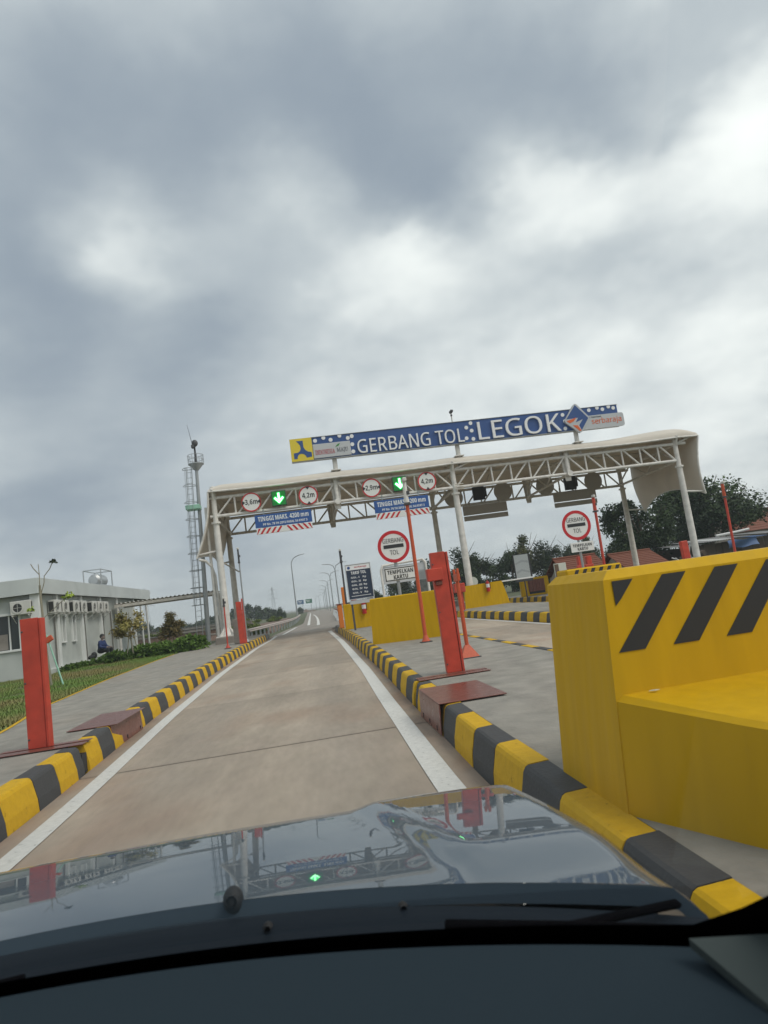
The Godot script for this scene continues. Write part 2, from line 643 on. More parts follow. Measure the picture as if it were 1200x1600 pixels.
	mat("fascia_grey", lin(0.56, 0.60, 0.60), 0.5, {"tex": soft, "scale": 0.2})
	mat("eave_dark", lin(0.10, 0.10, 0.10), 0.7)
	mat("window_dark", lin(0.03, 0.035, 0.035), 0.12)
	mat("window_clear", lin(0.5, 0.55, 0.55), 0.05, {"alpha": 0.25})
	mat("ac_white", lin(0.55, 0.55, 0.52), 0.5)
	mat("ac_dark", lin(0.035, 0.035, 0.035), 0.6)
	mat("grass_ground", lin(0.12, 0.12, 0.045), 0.95, {"tex": grime, "scale": 0.3})
	mat("grass", Color.WHITE, 0.8, {"vc": true, "back": Color(0.25, 0.3, 0.1)})
	mat("leaf", Color.WHITE, 0.7, {"vc": true, "spec": 0.3, "back": Color(0.2, 0.24, 0.1)})
	mat("bark", lin(0.13, 0.10, 0.075), 0.9, {"tex": fine, "scale": 1.5})
	mat("pale_bark", lin(0.26, 0.24, 0.18), 0.85)
	mat("mint_paint", lin(0.30, 0.55, 0.43), 0.6)
	mat("dirt", lin(0.17, 0.12, 0.085), 0.95, {"tex": grime, "scale": 0.15})
	mat("field", lin(0.10, 0.115, 0.055), 0.95, {"tex": grime, "scale": 0.04})
	mat("roof_tile", lin(0.20, 0.062, 0.032), 0.8, {"tex": fine, "scale": 0.6})
	mat("house_wall", lin(0.42, 0.36, 0.30), 0.85, {"tex": grime, "scale": 0.4})
	mat("brick_red", lin(0.28, 0.10, 0.065), 0.85, {"tex": fine, "scale": 0.8})
	mat("tin", lin(0.22, 0.22, 0.22), 0.55, {"tex": streak, "scale": 0.4})
	mat("tin_light", lin(0.55, 0.56, 0.56), 0.5)
	mat("tarp_blue", lin(0.06, 0.12, 0.26), 0.6)
	mat("wood", lin(0.10, 0.075, 0.055), 0.9, {"tex": fine, "scale": 1.2})
	mat("block_wall", lin(0.30, 0.27, 0.24), 0.9, {"tex": grime, "scale": 0.2})
	mat("block_brown", lin(0.19, 0.125, 0.095), 0.9, {"tex": grime, "scale": 0.25})
	mat("far_road", lin(0.30, 0.27, 0.235), 0.9, {"tex": grime, "scale": 0.12})
	mat("road_sign_green", lin(0.01, 0.13, 0.07), 0.5)
	mat("road_sign_blue", lin(0.02, 0.09, 0.22), 0.5)
	# the car
	mat("car_paint", lin(0.062, 0.09, 0.12), 0.4, {"metal": 0.0, "spec": 0.3, "coat": 1.0, "coat_rough": 0.015})
	mat("cowl", lin(0.012, 0.018, 0.026), 0.6, {"spec": 0.2})
	mat("rubber", lin(0.012, 0.012, 0.013), 0.7)
	mat("frit", lin(0.003, 0.003, 0.004), 0.9, {"spec": 0.1})
	mat("dash", lin(0.024, 0.036, 0.046), 0.95, {"spec": 0.12, "norm": grit, "nscale": 0.2, "scale": 9.0, "world": false})
	mat("dash_side", lin(0.055, 0.068, 0.068), 0.95, {"spec": 0.12})
	mat("car_inside", lin(0.08, 0.08, 0.08), 0.9)
	mat("glass", Color(1, 1, 1), 0.0, {"alpha": 0.03})
	mat("extinguisher", lin(0.45, 0.02, 0.015), 0.3)
	mat("skin", lin(0.24, 0.13, 0.08), 0.6, {"vc": true})
	mat("hair", lin(0.008, 0.007, 0.007), 0.5)
	mat("rail_paint", lin(0.46, 0.40, 0.38), 0.6)
	mat("mirror_board", lin(0.55, 0.58, 0.58), 0.3, {"metal": 0.3})
	mat("paint_pale", lin(0.55, 0.58, 0.52), 0.7)


func lane_paint(p: Vector3, a: float, b: float) -> Color:
	var n1 := noise.get_noise_2d(p.x * 2.2, p.z * 0.35)
	var n2 := noise.get_noise_2d(p.x * 7.0 + 40.0, p.z * 3.0)
	var n3 := noise.get_noise_2d(p.x * 1.0 + 90.0, p.z * 0.9)
	var k := 1.0 + 0.28 * n1 + 0.16 * n2 + 0.15 * n3
	var c := Color(0.385 * k, 0.325 * k, 0.258 * k)
	var d := minf(p.x - a, b - p.x)
	var soil := exp(-maxf(d, 0.0) / 0.16) * (0.65 + 0.8 * n2)
	soil += maxf(0.0, n3 - 0.22) * 1.3
	c = c.lerp(Color(0.27, 0.165, 0.105), clampf(soil, 0.0, 0.75))
	for w in [-1.55, 0.15]:
		var q: float = (p.x - w) / 0.34
		c = c.lerp(Color(0.24, 0.215, 0.185), exp(-q * q) * (0.24 + 0.2 * n1))
	return c


func pave_paint(p: Vector3) -> Color:
	var n1 := noise.get_noise_2d(p.x * 0.9, p.z * 0.9)
	var n2 := noise.get_noise_2d(p.x * 5.0, p.z * 5.0)
	var k := 1.0 + 0.16 * n1 + 0.10 * n2
	var c := Color(0.335 * k, 0.315 * k, 0.275 * k)
	return c.lerp(Color(0.25, 0.18, 0.13), clampf(n1 * 0.6 - 0.05, 0.0, 0.4))


func lane(road: Node3D, fa: Callable, fb: Callable, z0: float, z1: float, step: float) -> void:
	var z := z0
	var i := 0
	while z > z1 + 0.1:
		var a := z - 0.003
		var b := maxf(z - step, z1) + 0.003
		var mb := MB.new()
		var tone := 1.0 + 0.06 * sin(i * 2.7)
		var lift := 0.0015 * sin(i * 4.1)
		var paint := func(p: Vector3) -> Color:
			var c := lane_paint(p, fa.call(p.z), fb.call(p.z))
			var near_joint := minf(absf(p.z - a), absf(p.z - b))
			c = c.lerp(Color(0.17, 0.13, 0.10), exp(-near_joint / 0.04) * 0.3)
			return Color(c.r * tone, c.g * tone, c.b * tone)
		mb.sheet(26, 20 if z > -20.0 else 8, func(u, v):
			# rows crowd towards the two joints
			var zz := lerpf(a, b, v - 0.13 * sin(TAU * v) * 0.9)
			return Vector3(lerpf(fa.call(zz), fb.call(zz), u), lift, zz), Vector3.UP, paint)
		mb.tint(Color(0.2, 0.17, 0.14))
		mb.box(Vector3((fa.call(a) + fb.call(a)) / 2.0, -0.05, (a + b) / 2.0), Vector3(fb.call(a) - fa.call(a) - 0.02, 0.085, a - b))
		part("concrete_slab", mb, M.lane_concrete, road)
		z -= step
		i += 1


func kerb_block(s: float, f: Callable, z0: float, z1: float, m: Material, parent: Node3D, hgt := 1.0) -> void:
	# s is +1 where the kerb's face looks to -x (an island right of the lane) and -1 the other way
	var prof := [Vector2(0.0, -0.03), Vector2(0.012, 0.10 * hgt), Vector2(0.05, 0.255 * hgt), Vector2(0.066, 0.28 * hgt), Vector2(0.085, 0.29 * hgt), Vector2(0.215, 0.296 * hgt), Vector2(0.225, 0.2 * hgt), Vector2(0.225, -0.03)]
	var mb := MB.new()
	var g := 0.0035
	var za := z0 - g
	var zb := z1 + g
	var wob := 0.004 * sin(z0 * 7.3)
	for i in prof.size():
		var j := (i + 1) % prof.size()
		var pt := func(q: Vector2, z: float) -> Vector3:
			return Vector3(f.call(z) + s * (q.x + wob), q.y + wob * 0.6, z)
		var d: Vector2 = prof[j] - prof[i]
		mb.quad(pt.call(prof[i], za), pt.call(prof[j], za), pt.call(prof[j], zb), pt.call(prof[i], zb), Vector3(-d.y * s, d.x, 0))
		if i > 0 and i < prof.size() - 1:
			mb.tri(pt.call(prof[0], za), pt.call(prof[i], za), pt.call(prof[j], za), Vector3.BACK)
			mb.tri(pt.call(prof[0], zb), pt.call(prof[i], zb), pt.call(prof[j], zb), Vector3.FORWARD)
	part("kerb_block", mb, m, parent)


func kerb_run(s: float, f: Callable, marks: Array, first_yellow: bool, z_end: float, step: float, parent: Node3D, skip := [], grey_after := -999.0) -> void:
	var yellow := first_yellow
	var z: float = marks[0]
	var k := 1
	while z > z_end:
		var z1: float = marks[k] if k < marks.size() else z - step * (1.0 + 0.07 * sin(k * 5.3))
		k += 1
		var gap := false
		for q in skip:
			if z <= q[0] + 0.01 and z1 >= q[1] - 0.01:
				gap = true
		if not gap:
			kerb_block(s, f, z, z1, M.kerb_grey if z < grey_after else (M.kerb_yellow if yellow else M.kerb_black), parent)
		if not gap:
			yellow = not yellow
		z = z1


func pavement_edge(z: float) -> float:
	return interp([[4.0, -2.75], [-3.0, -3.25], [-10.0, -4.42], [-13.7, -5.1], [-19.8, -5.58], [-27.0, -5.88], [-34.0, -5.95], [-42.0, -4.6]], z)


func build_ground() -> void:
	var mb := MB.new()
	mb.sheet(40, 40, func(u, v):
		var x: float = (u - 0.5) * 1400.0
		var z: float = 120.0 - v * 1000.0
		var away := clampf((absf(x) - 70.0) / 200.0, 0.0, 1.0)
		return Vector3(x, -0.16 + away * 1.5 * (0.5 + 0.5 * sin(x * 0.02 + z * 0.013)), z), Vector3.UP)
	struct("ground", mb, M.field, "open ground of rough grass and bare soil reaching to the horizon")

	# the first lane, the second lane and the third, each of concrete slabs with open joints
	var bed := MB.new()
	bed.box(Vector3(-0.8, -0.09, -21.0), Vector3(4.6, 0.06, 48.0))
	var road := struct("road", bed, M.joint_filler, "brown stained concrete lane between the striped kerbs, laid in slabs")
	lane(road, xl, xr, 1.6, -44.0, 4.57)
	bed = MB.new()
	bed.box(Vector3(5.3, -0.09, -21.0), Vector3(3.4, 0.06, 48.0))
	road = struct("road", bed, M.joint_filler, "second concrete lane beyond the first island")
	lane(road, func(_z): return 3.66, func(_z): return 6.98, 1.6, -44.0, 4.57)
	bed = MB.new()
	bed.box(Vector3(11.4, -0.09, -21.0), Vector3(2.6, 0.06, 48.0))
	road = struct("road", bed, M.joint_filler, "third concrete lane beyond the second island")
	lane(road, func(_z): return 10.2, func(_z): return 12.65, 1.6, -44.0, 4.57)

	mb = MB.new()
	mb.sheet(10, 40, func(u, v):
		var z := lerpf(-44.0, -420.0, v * v)
		var a := interp([[-44.0, -2.7], [-55.0, -2.1], [-70.0, -0.9], [-120.0, -1.0], [-420.0, -1.6]], z)
		var b := interp([[-44.0, 15.5], [-70.0, 13.5], [-110.0, 10.5], [-420.0, 11.5]], z)
		return Vector3(lerpf(a, b, u), -0.012, z), Vector3.UP)
	struct("road", mb, M.far_road, "wide toll plaza road running on beyond the booths")

	# painted edge lines
	mb = MB.new()
	mb.sheet(1, 60, func(u, v):
		var z := lerpf(1.5, -58.0, v)
		return Vector3(lerpf((xl(z) if z > -44.0 else -2.2) + 0.19, (xl(z) if z > -44.0 else -2.2) + 0.37, u) + (0.0 if z > -44.0 else (-z - 44.0) * 0.04), 0.006, z), Vector3.UP)
	struct("edge_line", mb, M.white_line, "white edge line beside the left kerb")
	mb = MB.new()
	mb.sheet(1, 60, func(u, v):
		var z := lerpf(1.5, -39.0, v)
		return Vector3(lerpf(xr(z) - 0.37, xr(z) - 0.17, u), 0.006, z), Vector3.UP)
	struct("edge_line", mb, M.white_line, "white edge line beside the first island's kerb")
	mb = MB.new()
	mb.sheet(1, 30, func(u, v): return Vector3(lerpf(6.72, 6.88, u), 0.006, lerpf(-4.0, -40.0, v)), Vector3.UP)
	struct("edge_line", mb, M.white_line, "white edge line beside the second island's kerb")
	mb = MB.new()
	mb.sheet(1, 20, func(u, v): return Vector3(lerpf(-0.45, -0.2, u) + v * 0.2, 0.0, lerpf(-60.0, -220.0, v)), Vector3.UP)
	mb.sheet(1, 20, func(u, v): return Vector3(lerpf(0.35, 0.6, u) + 1.2 * v * (1.0 - v), 0.0, lerpf(-56.0, -150.0, v)), Vector3.UP)
	struct("edge_line", mb, M.white_line, "white lane lines on the far road")

	# left pavement, its kerb, the lawn
	mb = MB.new()
	mb.sheet(14, 60, func(u, v):
		var z := lerpf(3.0, -42.0, v)
		return Vector3(lerpf(pavement_edge(z), xl(z) - 0.222, u), 0.285, z), Vector3.UP, pave_paint)
	mb.tint(Color(0.3, 0.28, 0.24))
	mb.sheet(1, 60, func(u, v):
		var z := lerpf(3.0, -42.0, v)
		return Vector3(pavement_edge(z), lerpf(-0.1, 0.285, u), z), Vector3.LEFT)
	var pave := struct("pavement", mb, M.pavement_concrete, "concrete pavement between the left kerb and the lawn")
	mb = MB.new()
	mb.sheet(1, 40, func(u, v):
		var z := lerpf(2.0, -30.0, v)
		return Vector3(pavement_edge(z) - lerpf(0.0, 0.07, u), 0.291, z), Vector3.UP)
	part("edging_strip", mb, M.kerb_yellow, pave)
	var k := struct("kerb", box_mesh(Vector3(-2.85, -0.06, -20.0), Vector3(0.1, 0.05, 30.0)), M.kerb_grey, "yellow and black painted kerb along the left pavement")
	kerb_run(-1.0, xl, [1.4, 0.78, 0.15, -0.5, -1.15, -1.8, -2.45, -3.1, -3.75, -4.4, -5.08, -5.75, -6.43, -6.98, -7.53, -7.78, -7.95, -8.48, -9.1, -9.72, -10.34, -10.94], false, -41.0, 0.62, k, [[-7.78, -7.95]], -38.6)
	part("cable_slot_shade", box_mesh(Vector3(-2.70, 0.1, -7.865), Vector3(0.2, 0.2, 0.15)), M.stripe_black, k)  # black block fills the notch in place of its shade
	mb = MB.new()
	mb.sheet(30, 40, func(u, v):
		var z := lerpf(3.0, -44.0, v)
		var x := lerpf(-40.0, pavement_edge(z) - 0.005, 1.0 - pow(1.0 - u, 2.0))
		return Vector3(x, 0.262 - 0.03 * smoothstep(-7.0, -14.0, x) + 0.012 * noise.get_noise_2d(x * 4.0, z * 4.0), z), Vector3.UP)
	struct("lawn", mb, M.grass_ground, "patchy green and brown lawn between the pavement and the office building")

	# island 1
	mb = MB.new()
	mb.sheet(14, 60, func(u, v):
		var z := lerpf(1.4, -38.0, v)
		return Vector3(lerpf(xr(z) + 0.222, 3.44, u), 0.287, z), Vector3.UP, pave_paint)
	struct("island_pavement", mb, M.pavement_concrete, "grey concrete top of the first toll island")
	k = struct("kerb", box_mesh(Vector3(1.4, -0.06, -20.0), Vector3(0.1, 0.05, 30.0)), M.kerb_grey, "yellow and black kerb on the car's side of the first island")
	kerb_run(1.0, xr, [1.4, 0.8, 0.2, -0.45, -1.1, -1.7, -2.31, -2.81, -3.51, -4.13, -4.78, -5.4, -6.1, -6.66, -7.3, -7.94, -8.4, -8.62, -8.76, -8.9, -9.55, -10.2], false, -37.6, 0.63, k, [[-8.62, -8.76]], -34.5)
	part("cable_slot_shade", box_mesh(Vector3(1.31, 0.1, -8.69), Vector3(0.2, 0.2, 0.12)), M.stripe_black, k)  # black block stands in for the shade inside this notch
	k = struct("kerb", box_mesh(Vector3(3.55, -0.06, -20.0), Vector3(0.1, 0.05, 30.0)), M.kerb_grey, "yellow and black kerb on the far side of the first island")
	kerb_run(-1.0, func(_z): return 3.66, [-3.0], true, -37.6, 0.64, k)
	# island 2 and island 3
	mb = MB.new()
	mb.sheet(14, 40, func(u, v): return Vector3(lerpf(7.2, 9.98, u), 0.287, lerpf(-12.0, -42.0, v)), Vector3.UP, pave_paint)
	struct("island_pavement", mb, M.pavement_concrete, "grey concrete top of the second toll island")
	k = struct("kerb", box_mesh(Vector3(7.1, -0.06, -27.0), Vector3(0.1, 0.05, 20.0)), M.kerb_grey, "yellow and black kerb along the near side of the second island")
	kerb_run(1.0, func(_z): return 6.98, [-12.0], true, -42.0, 0.66, k)
	k = struct("kerb", box_mesh(Vector3(10.1, -0.06, -27.0), Vector3(0.1, 0.05, 20.0)), M.kerb_grey, "yellow and black kerb along the far side of the second island")
	kerb_run(-1.0, func(_z): return 10.2, [-12.0], true, -42.0, 0.66, k)
	mb = MB.new()
	mb.sheet(10, 30, func(u, v): return Vector3(lerpf(12.87, 20.0, u), 0.287, lerpf(-12.0, -46.0, v)), Vector3.UP, pave_paint)
	struct("island_pavement", mb, M.pavement_concrete, "concrete ground of the third island beside the last lane")
	k = struct("kerb", box_mesh(Vector3(12.8, -0.06, -29.0), Vector3(0.1, 0.05, 24.0)), M.kerb_grey, "yellow and black kerb of the third island")
	kerb_run(1.0, func(_z): return 12.65, [-12.0], false, -46.0, 0.66, k)


func box_mesh(at: Vector3, size: Vector3, ch := 0.0, turn := Basis.IDENTITY) -> MB:
	var mb := MB.new()
	mb.box(at, size, ch, turn)
	return mb


# ------------------------------------------------------------------ crash blocks and yellow walls
func crash_block() -> void:
	var t := thing("crash_block", "large yellow concrete crash block with black slanted stripes beside the bonnet", "crash block", Vector3(2.33, 0.285, -3.05))
	var wall := MB.new()
	var lo := [Vector3(-1.035, 0, 0), Vector3(1.035, 0, 0), Vector3(1.035, 0, -0.82), Vector3(-1.03, 0, -0.80)]
	var hi := [Vector3(-0.955, 1.055, -0.005), Vector3(0.955, 1.055, -0.005), Vector3(0.955, 1.055, -0.79), Vector3(-0.945, 1.055, -0.79)]
	wall.hexa(lo + hi)
	var top := [Vector3(-0.905, 1.098, -0.05), Vector3(0.905, 1.098, -0.05), Vector3(0.905, 1.098, -0.745), Vector3(-0.9, 1.098, -0.745)]
	wall.hexa(hi + top)
	part("wall", wall, M.wall_yellow, t)
	# the pointed base in front of it
	var base := MB.new()
	var low := [Vector2(-1.034, -0.012), Vector2(-0.77, 0.57), Vector2(-0.38, 1.3), Vector2(0.0, 1.75), Vector2(0.38, 1.3), Vector2(0.77, 0.57), Vector2(1.034, -0.012)]
	var height := func(z: float) -> float: return 0.50 - 0.10 * z
	var pl := []
	var pm := []
	var ph := []
	for q in low:
		pl.append(Vector3(q.x, 0, q.y))
		var sc := 0.972
		if absf(q.x) > 1.0:
			pm.append(Vector3(signf(q.x) * 0.9965, 0.50, q.y))
			ph.append(Vector3(signf(q.x) * 0.965, 0.525, q.y))
		else:
			pm.append(Vector3(q.x * sc, height.call(q.y * sc), q.y * sc))
			ph.append(Vector3(q.x * 0.945, height.call(q.y) + 0.022, q.y * 0.945 - 0.004))
	for i in low.size() - 1:
		var o := Vector3(low[i].x + low[i + 1].x, 0, low[i].y + low[i + 1].y)
		base.quad(pl[i], pl[i + 1], pm[i + 1], pm[i], o)
		base.quad(pm[i], pm[i + 1], ph[i + 1], ph[i], o + Vector3.UP * 2.0)
	var mid := Vector3(0, height.call(0.0) + 0.03, -0.004)
	for i in low.size() - 1:
		base.tri(mid, ph[i], ph[i + 1], Vector3.UP)
	part("base", base, M.wall_yellow, t)
	# stripes, painted in a film 3 mm proud of the face
	var y0 := 0.715
	var y1 := 1.045
	for i in 8:
		var x := -0.94 + 0.272 * i - 0.272 * 1.0
		var poly := [Vector2(x, y0), Vector2(x + 0.13, y0), Vector2(x + 0.40, y1), Vector2(x + 0.28, y1)]
		if i == 0:
			poly = [Vector2(-0.915, 0.93), Vector2(-0.885, 0.958), Vector2(-0.81, y1), Vector2(-0.915, y1)]
		if i == 7:
			poly = [Vector2(x, y0), Vector2(x + 0.11, y0), Vector2(0.955, 0.79), Vector2(0.955, 0.90)]
		var s := MB.new()
		s.prism(poly, at_z(0, 0, -0.0048 * 0.9 + 0.002), 0.003)
		part("stripe", s, M.stripe_black, t)
	# a chip where the paint has come off
	var chip := MB.new()
	chip.prism([Vector2(-0.02, 0), Vector2(0.0, 0.008), Vector2(0.022, 0.005), Vector2(0.03, -0.006), Vector2(0.005, -0.01)], Transform3D(Basis(Vector3.RIGHT, Vector3.FORWARD, Vector3.UP), Vector3(-0.83, 0.529, 0.035)), 0.003)
	part("paint_chip", chip, M.paint_pale, t)

	t = thing("crash_block", "distant yellow crash block whose striped rim shows over the near one", "crash block", Vector3(8.78, 0.285, -20.0))
	wall = MB.new()
	wall.box(Vector3(0, 0.6, -0.4), Vector3(1.82, 1.2, 0.85), 0.05)
	part("wall", wall, M.wall_yellow, t)
	for i in 6:
		var x := -0.78 + 0.265 * i
		var s := MB.new()
		s.prism([Vector2(x, 0.78), Vector2(x + 0.12, 0.78), Vector2(x + 0.30, 1.15), Vector2(x + 0.18, 1.15)], at_z(0, 0, 0.026), 0.003)
		part("stripe", s, M.stripe_black, t)


func extinguisher(label: String, at: Vector3, turn := 0.0) -> void:
	var t := thing("fire_extinguisher", label, "fire extinguisher", at, turn, "fire extinguishers on the yellow walls")
	t.scale = Vector3.ONE * 1.35
	var b := MB.new()
	b.lathe([[0.0, 0.0], [0.06, 0.0], [0.068, 0.01], [0.068, 0.34], [0.055, 0.38], [0.025, 0.40], [0.025, 0.43], [0.0, 0.43]], Transform3D.IDENTITY, 16)
	part("cylinder", b, M.extinguisher, t)
	b = MB.new()
	b.box(Vector3(0, 0.455, 0.02), Vector3(0.03, 0.045, 0.12), 0.006)
	b.box(Vector3(0, 0.49, 0.045), Vector3(0.02, 0.014, 0.13), 0.004)
	part("valve", b, M.dark_steel, t)
	b = MB.new()
	b.path([Vector3(0.02, 0.45, 0.05), Vector3(0.075, 0.40, 0.06), Vector3(0.085, 0.25, 0.03), Vector3(0.08, 0.10, 0.02)], 0.012, 6)
	part("hose", b, M.rubber, t)
	b = MB.new()
	b.lathe([[0.0695, 0.16], [0.0695, 0.29]], Transform3D.IDENTITY, 16)
	part("label_band", b, M.sign_white, t)
	b = MB.new()
	b.box(Vector3(0, 0.31, -0.075), Vector3(0.15, 0.03, 0.02))
	part("bracket", b, M.dark_steel, t)


func yellow_walls() -> void:
	# the wall behind the orange pole: a slab seen corner-on
	var t := thing("guard_wall", "long yellow guard wall behind the tall orange camera pole", "wall", Vector3(1.50, 0.285, -17.1))
	var mb := MB.new()
	var d := Vector3(1.76, 0, 0.62)
	var nrm := Vector3(-0.62, 0, 1.76).normalized() * -0.2
	mb.hexa([Vector3(-0.06, 0, 0), Vector3(-0.06, 0, 0) + d + Vector3(0.06, 0, 0), d + nrm, nrm, Vector3(0.0, 1.12, 0), d + Vector3(0.0, 1.12, 0), d + nrm + Vector3(0, 1.12, 0), nrm + Vector3(0, 1.12, 0)])
	mb.hexa([Vector3(0.0, 1.12, 0), d + Vector3(0.0, 1.12, 0), d + nrm + Vector3(0, 1.12, 0), nrm + Vector3(0, 1.12, 0), Vector3(0.03, 1.145, -0.03), d + Vector3(-0.03, 1.145, -0.03), d + nrm * 0.8 + Vector3(-0.03, 1.145, 0), nrm * 0.8 + Vector3(0.03, 1.145, 0)])
	part("wall", mb, M.wall_yellow, t)
	t = thing("guard_wall", "shorter yellow guard wall with a fire extinguisher, under the tariff board", "wall", Vector3(1.98, 0.285, -29.3))
	mb = MB.new()
	mb.box(Vector3(0.0, 0.54, -0.12), Vector3(1.16, 1.09, 0.24), 0.02)
	part("wall", mb, M.wall_yellow, t)
	extinguisher("fire extinguisher on the yellow wall under the tariff board", Vector3(2.28, 0.86, -29.19))
	t = thing("guard_wall", "yellow guard wall with one slanted end on the second island", "wall", Vector3(7.86, 0.285, -33.9))
	mb = MB.new()
	mb.prism([Vector2(-0.08, 0), Vector2(2.28, 0), Vector2(2.02, 1.15), Vector2(1.98, 1.18), Vector2(0.09, 1.15), Vector2(0.03, 1.1)], at_z(0, 0, -0.3), 0.3)
	part("wall", mb, M.wall_yellow, t)
	extinguisher("fire extinguisher on the slant-ended wall of the second island", Vector3(9.08, 1.0, -33.79))
	t = thing("guard_wall", "orange yellow guard wall with a brown steel cover on the third island", "wall", Vector3(12.95, 0.285, -40.5))
	mb = MB.new()
	mb.box(Vector3(0.9, 0.56, -0.15), Vector3(1.8, 1.12, 0.3), 0.03)
	part("wall", mb, M.wall_yellow, t)
	mb = MB.new()
	mb.box(Vector3(0.98, 0.62, 0.02), Vector3(1.05, 0.74, 0.04), 0.01)
	for i in 5:
		mb.box(Vector3(0.56 + 0.21 * i, 0.62, 0.05), Vector3(0.05, 0.72, 0.03), 0.01)
	part("steel_cover", mb, M.rust_plate, t)
	part("dark_strip", box_mesh(Vector3(0.98, 0.2, 0.01), Vector3(1.0, 0.16, 0.03)), M.stripe_black, t)  # flat black strip on the wall face at the foot of the cover
	# small things standing among the islands
	t = thing("barrier_boom", "white boom of the second island's barrier, lowered behind the slant-ended wall", "barrier", Vector3(9.9, 1.42, -34.6))
	part("boom", box_mesh(Vector3(0.8, 0, 0), Vector3(2.2, 0.07, 0.05), 0.01), M.sign_white, t)
	part("housing", box_mesh(Vector3(-0.45, -0.6, 0), Vector3(0.32, 1.1, 0.3), 0.03), M.rust_plate, t)
	t = thing("mirror_board", "pale reflective board on a dark frame in front of the trees", "board", Vector3(12.0, 0.285, -38.0))
	part("frame", box_mesh(Vector3(0.43, 1.75, 0), Vector3(1.02, 1.6, 0.06), 0.01), M.dark_steel, t)
	part("sheet", box_mesh(Vector3(0.40, 1.83, 0.035), Vector3(0.84, 1.36, 0.02)), M.mirror_board, t)
	var mk := MB.new()
	mk.prism([Vector2(0.02, 1.55), Vector2(0.35, 1.68), Vector2(0.8, 1.5), Vector2(0.8, 1.42), Vector2(0.35, 1.56), Vector2(0.02, 1.42)], at_z(0, 0, 0.046), 0.003)
	mk.prism([Vector2(0.02, 2.05), Vector2(0.4, 2.2), Vector2(0.8, 2.12), Vector2(0.8, 2.0), Vector2(0.4, 2.08), Vector2(0.02, 1.95)], at_z(0, 0, 0.046), 0.003)
	part("print", mk, M.galvanised, t)
	var leg := MB.new()
	leg.tube(Vector3(0.43, 0, -0.03), Vector3(0.43, 1.1, -0.03), 0.04, 0.04)
	part("post", leg, M.dark_steel, t)
	t = thing("leaning_panel", "pale panel with a brown stripe standing behind the striped rim", "panel", Vector3(9.75, 0.285, -26.0))
	part("panel", box_mesh(Vector3(0.28, 1.05, 0), Vector3(0.5, 0.95, 0.05), 0.01), M.paint_pale, t)
	part("stripe", box_mesh(Vector3(0.13, 1.05, 0.03), Vector3(0.16, 0.9, 0.02)), M.dirt, t)
	part("post", box_mesh(Vector3(0.28, 0.3, -0.02), Vector3(0.06, 0.6, 0.04)), M.grey_steel, t)
	# red gate posts of island 2
	for i in 2:
		t = thing("gate_post", ["left of two red gate posts under the right-hand round sign", "right of two red gate posts under the right-hand round sign"][i], "gate post", Vector3(10.05 + 0.34 * i, 0.285, -24.0), 0.0, "red gate posts behind the striped rim")
		part("post", box_mesh(Vector3(0, 0.82, 0), Vector3(0.2, 1.64 - 0.04 * i, 0.16), 0.02), M.post_red, t)
		part("cross_bar", box_mesh(Vector3(-0.04, 1.18, 0.1), Vector3(0.33, 0.26, 0.06), 0.02), M.post_red, t)
	t = thing("gate_post", "red gate post between the two right-hand canopy columns", "gate post", Vector3(12.46, 0.0, -21.0))
	part("post", box_mesh(Vector3(0, 0.95, 0), Vector3(0.24, 1.9, 0.16), 0.02, Basis(Vector3.BACK, 0.03)), M.post_red, t)
	t = thing("gate_housing", "red barrier housing with a round white plate at the foot of the middle column", "barrier", Vector3(7.32, 0.285, -32.6))
	part("housing", box_mesh(Vector3(0.0, 1.1, 0), Vector3(0.55, 0.45, 0.3), 0.03), M.post_red, t)
	part("leg", box_mesh(Vector3(0.05, 0.45, 0), Vector3(0.14, 0.9, 0.14), 0.02), M.post_red, t)
	var pl := MB.new()
	pl.prism(disc(0.26, 28, Vector2(1.35, 1.32)), at_z(0, 0, -2.5), 0.02)
	part("plate", pl, M.paint_pale, t)
	pl = MB.new()
	pl.tube(Vector3(-0.05, 1.3, 0), Vector3(-0.12, 1.75, 0), 0.03, 0.03)
	part("arm", pl, M.sign_white, t)


# ------------------------------------------------------------------ poles and signs on the islands
func red_post(label: String, at: Vector3, h: float, w: float) -> Node3D:
	var t := thing("red_post", label, "post", at, 0.0, "red channel posts beside the lane")
	var mb := MB.new()
	mb.box(Vector3(0, h / 2, 0), Vector3(w, h, 0.012), 0.004)
	mb.box(Vector3(-w / 2 + 0.006, h / 2, -0.05), Vector3(0.012, h, 0.1), 0.004)
	part("front_plate", mb, M.post_red, t)
	mb = MB.new()
	mb.box(Vector3(w / 2 + 0.022, h / 2 - 0.004, -0.035), Vector3(0.03, h - 0.008, 0.10), 0.004)
	mb.box(Vector3(0.02, h / 2 - 0.004, -0.1), Vector3(w, h - 0.01, 0.012), 0.004)
	part("rear_channel", mb, M.post_red, t)
	part("gap", box_mesh(Vector3(w / 2 + 0.002, h / 2 - 0.01, -0.012), Vector3(0.01, h - 0.02, 0.012)), M.stripe_black, t)  # black strip set in for the shade between the two plates
	for y in [0.07, 0.5, 0.9]:
		var b := MB.new()
		b.lathe([[0.0, 0.012], [0.009, 0.010], [0.012, 0.0]], Transform3D(Basis(Vector3.RIGHT, Vector3.BACK, Vector3.DOWN), Vector3(-w / 2 + 0.018, h * y, 0.006)), 8)
		part("bolt", b, M.dark_steel, t)
	return t


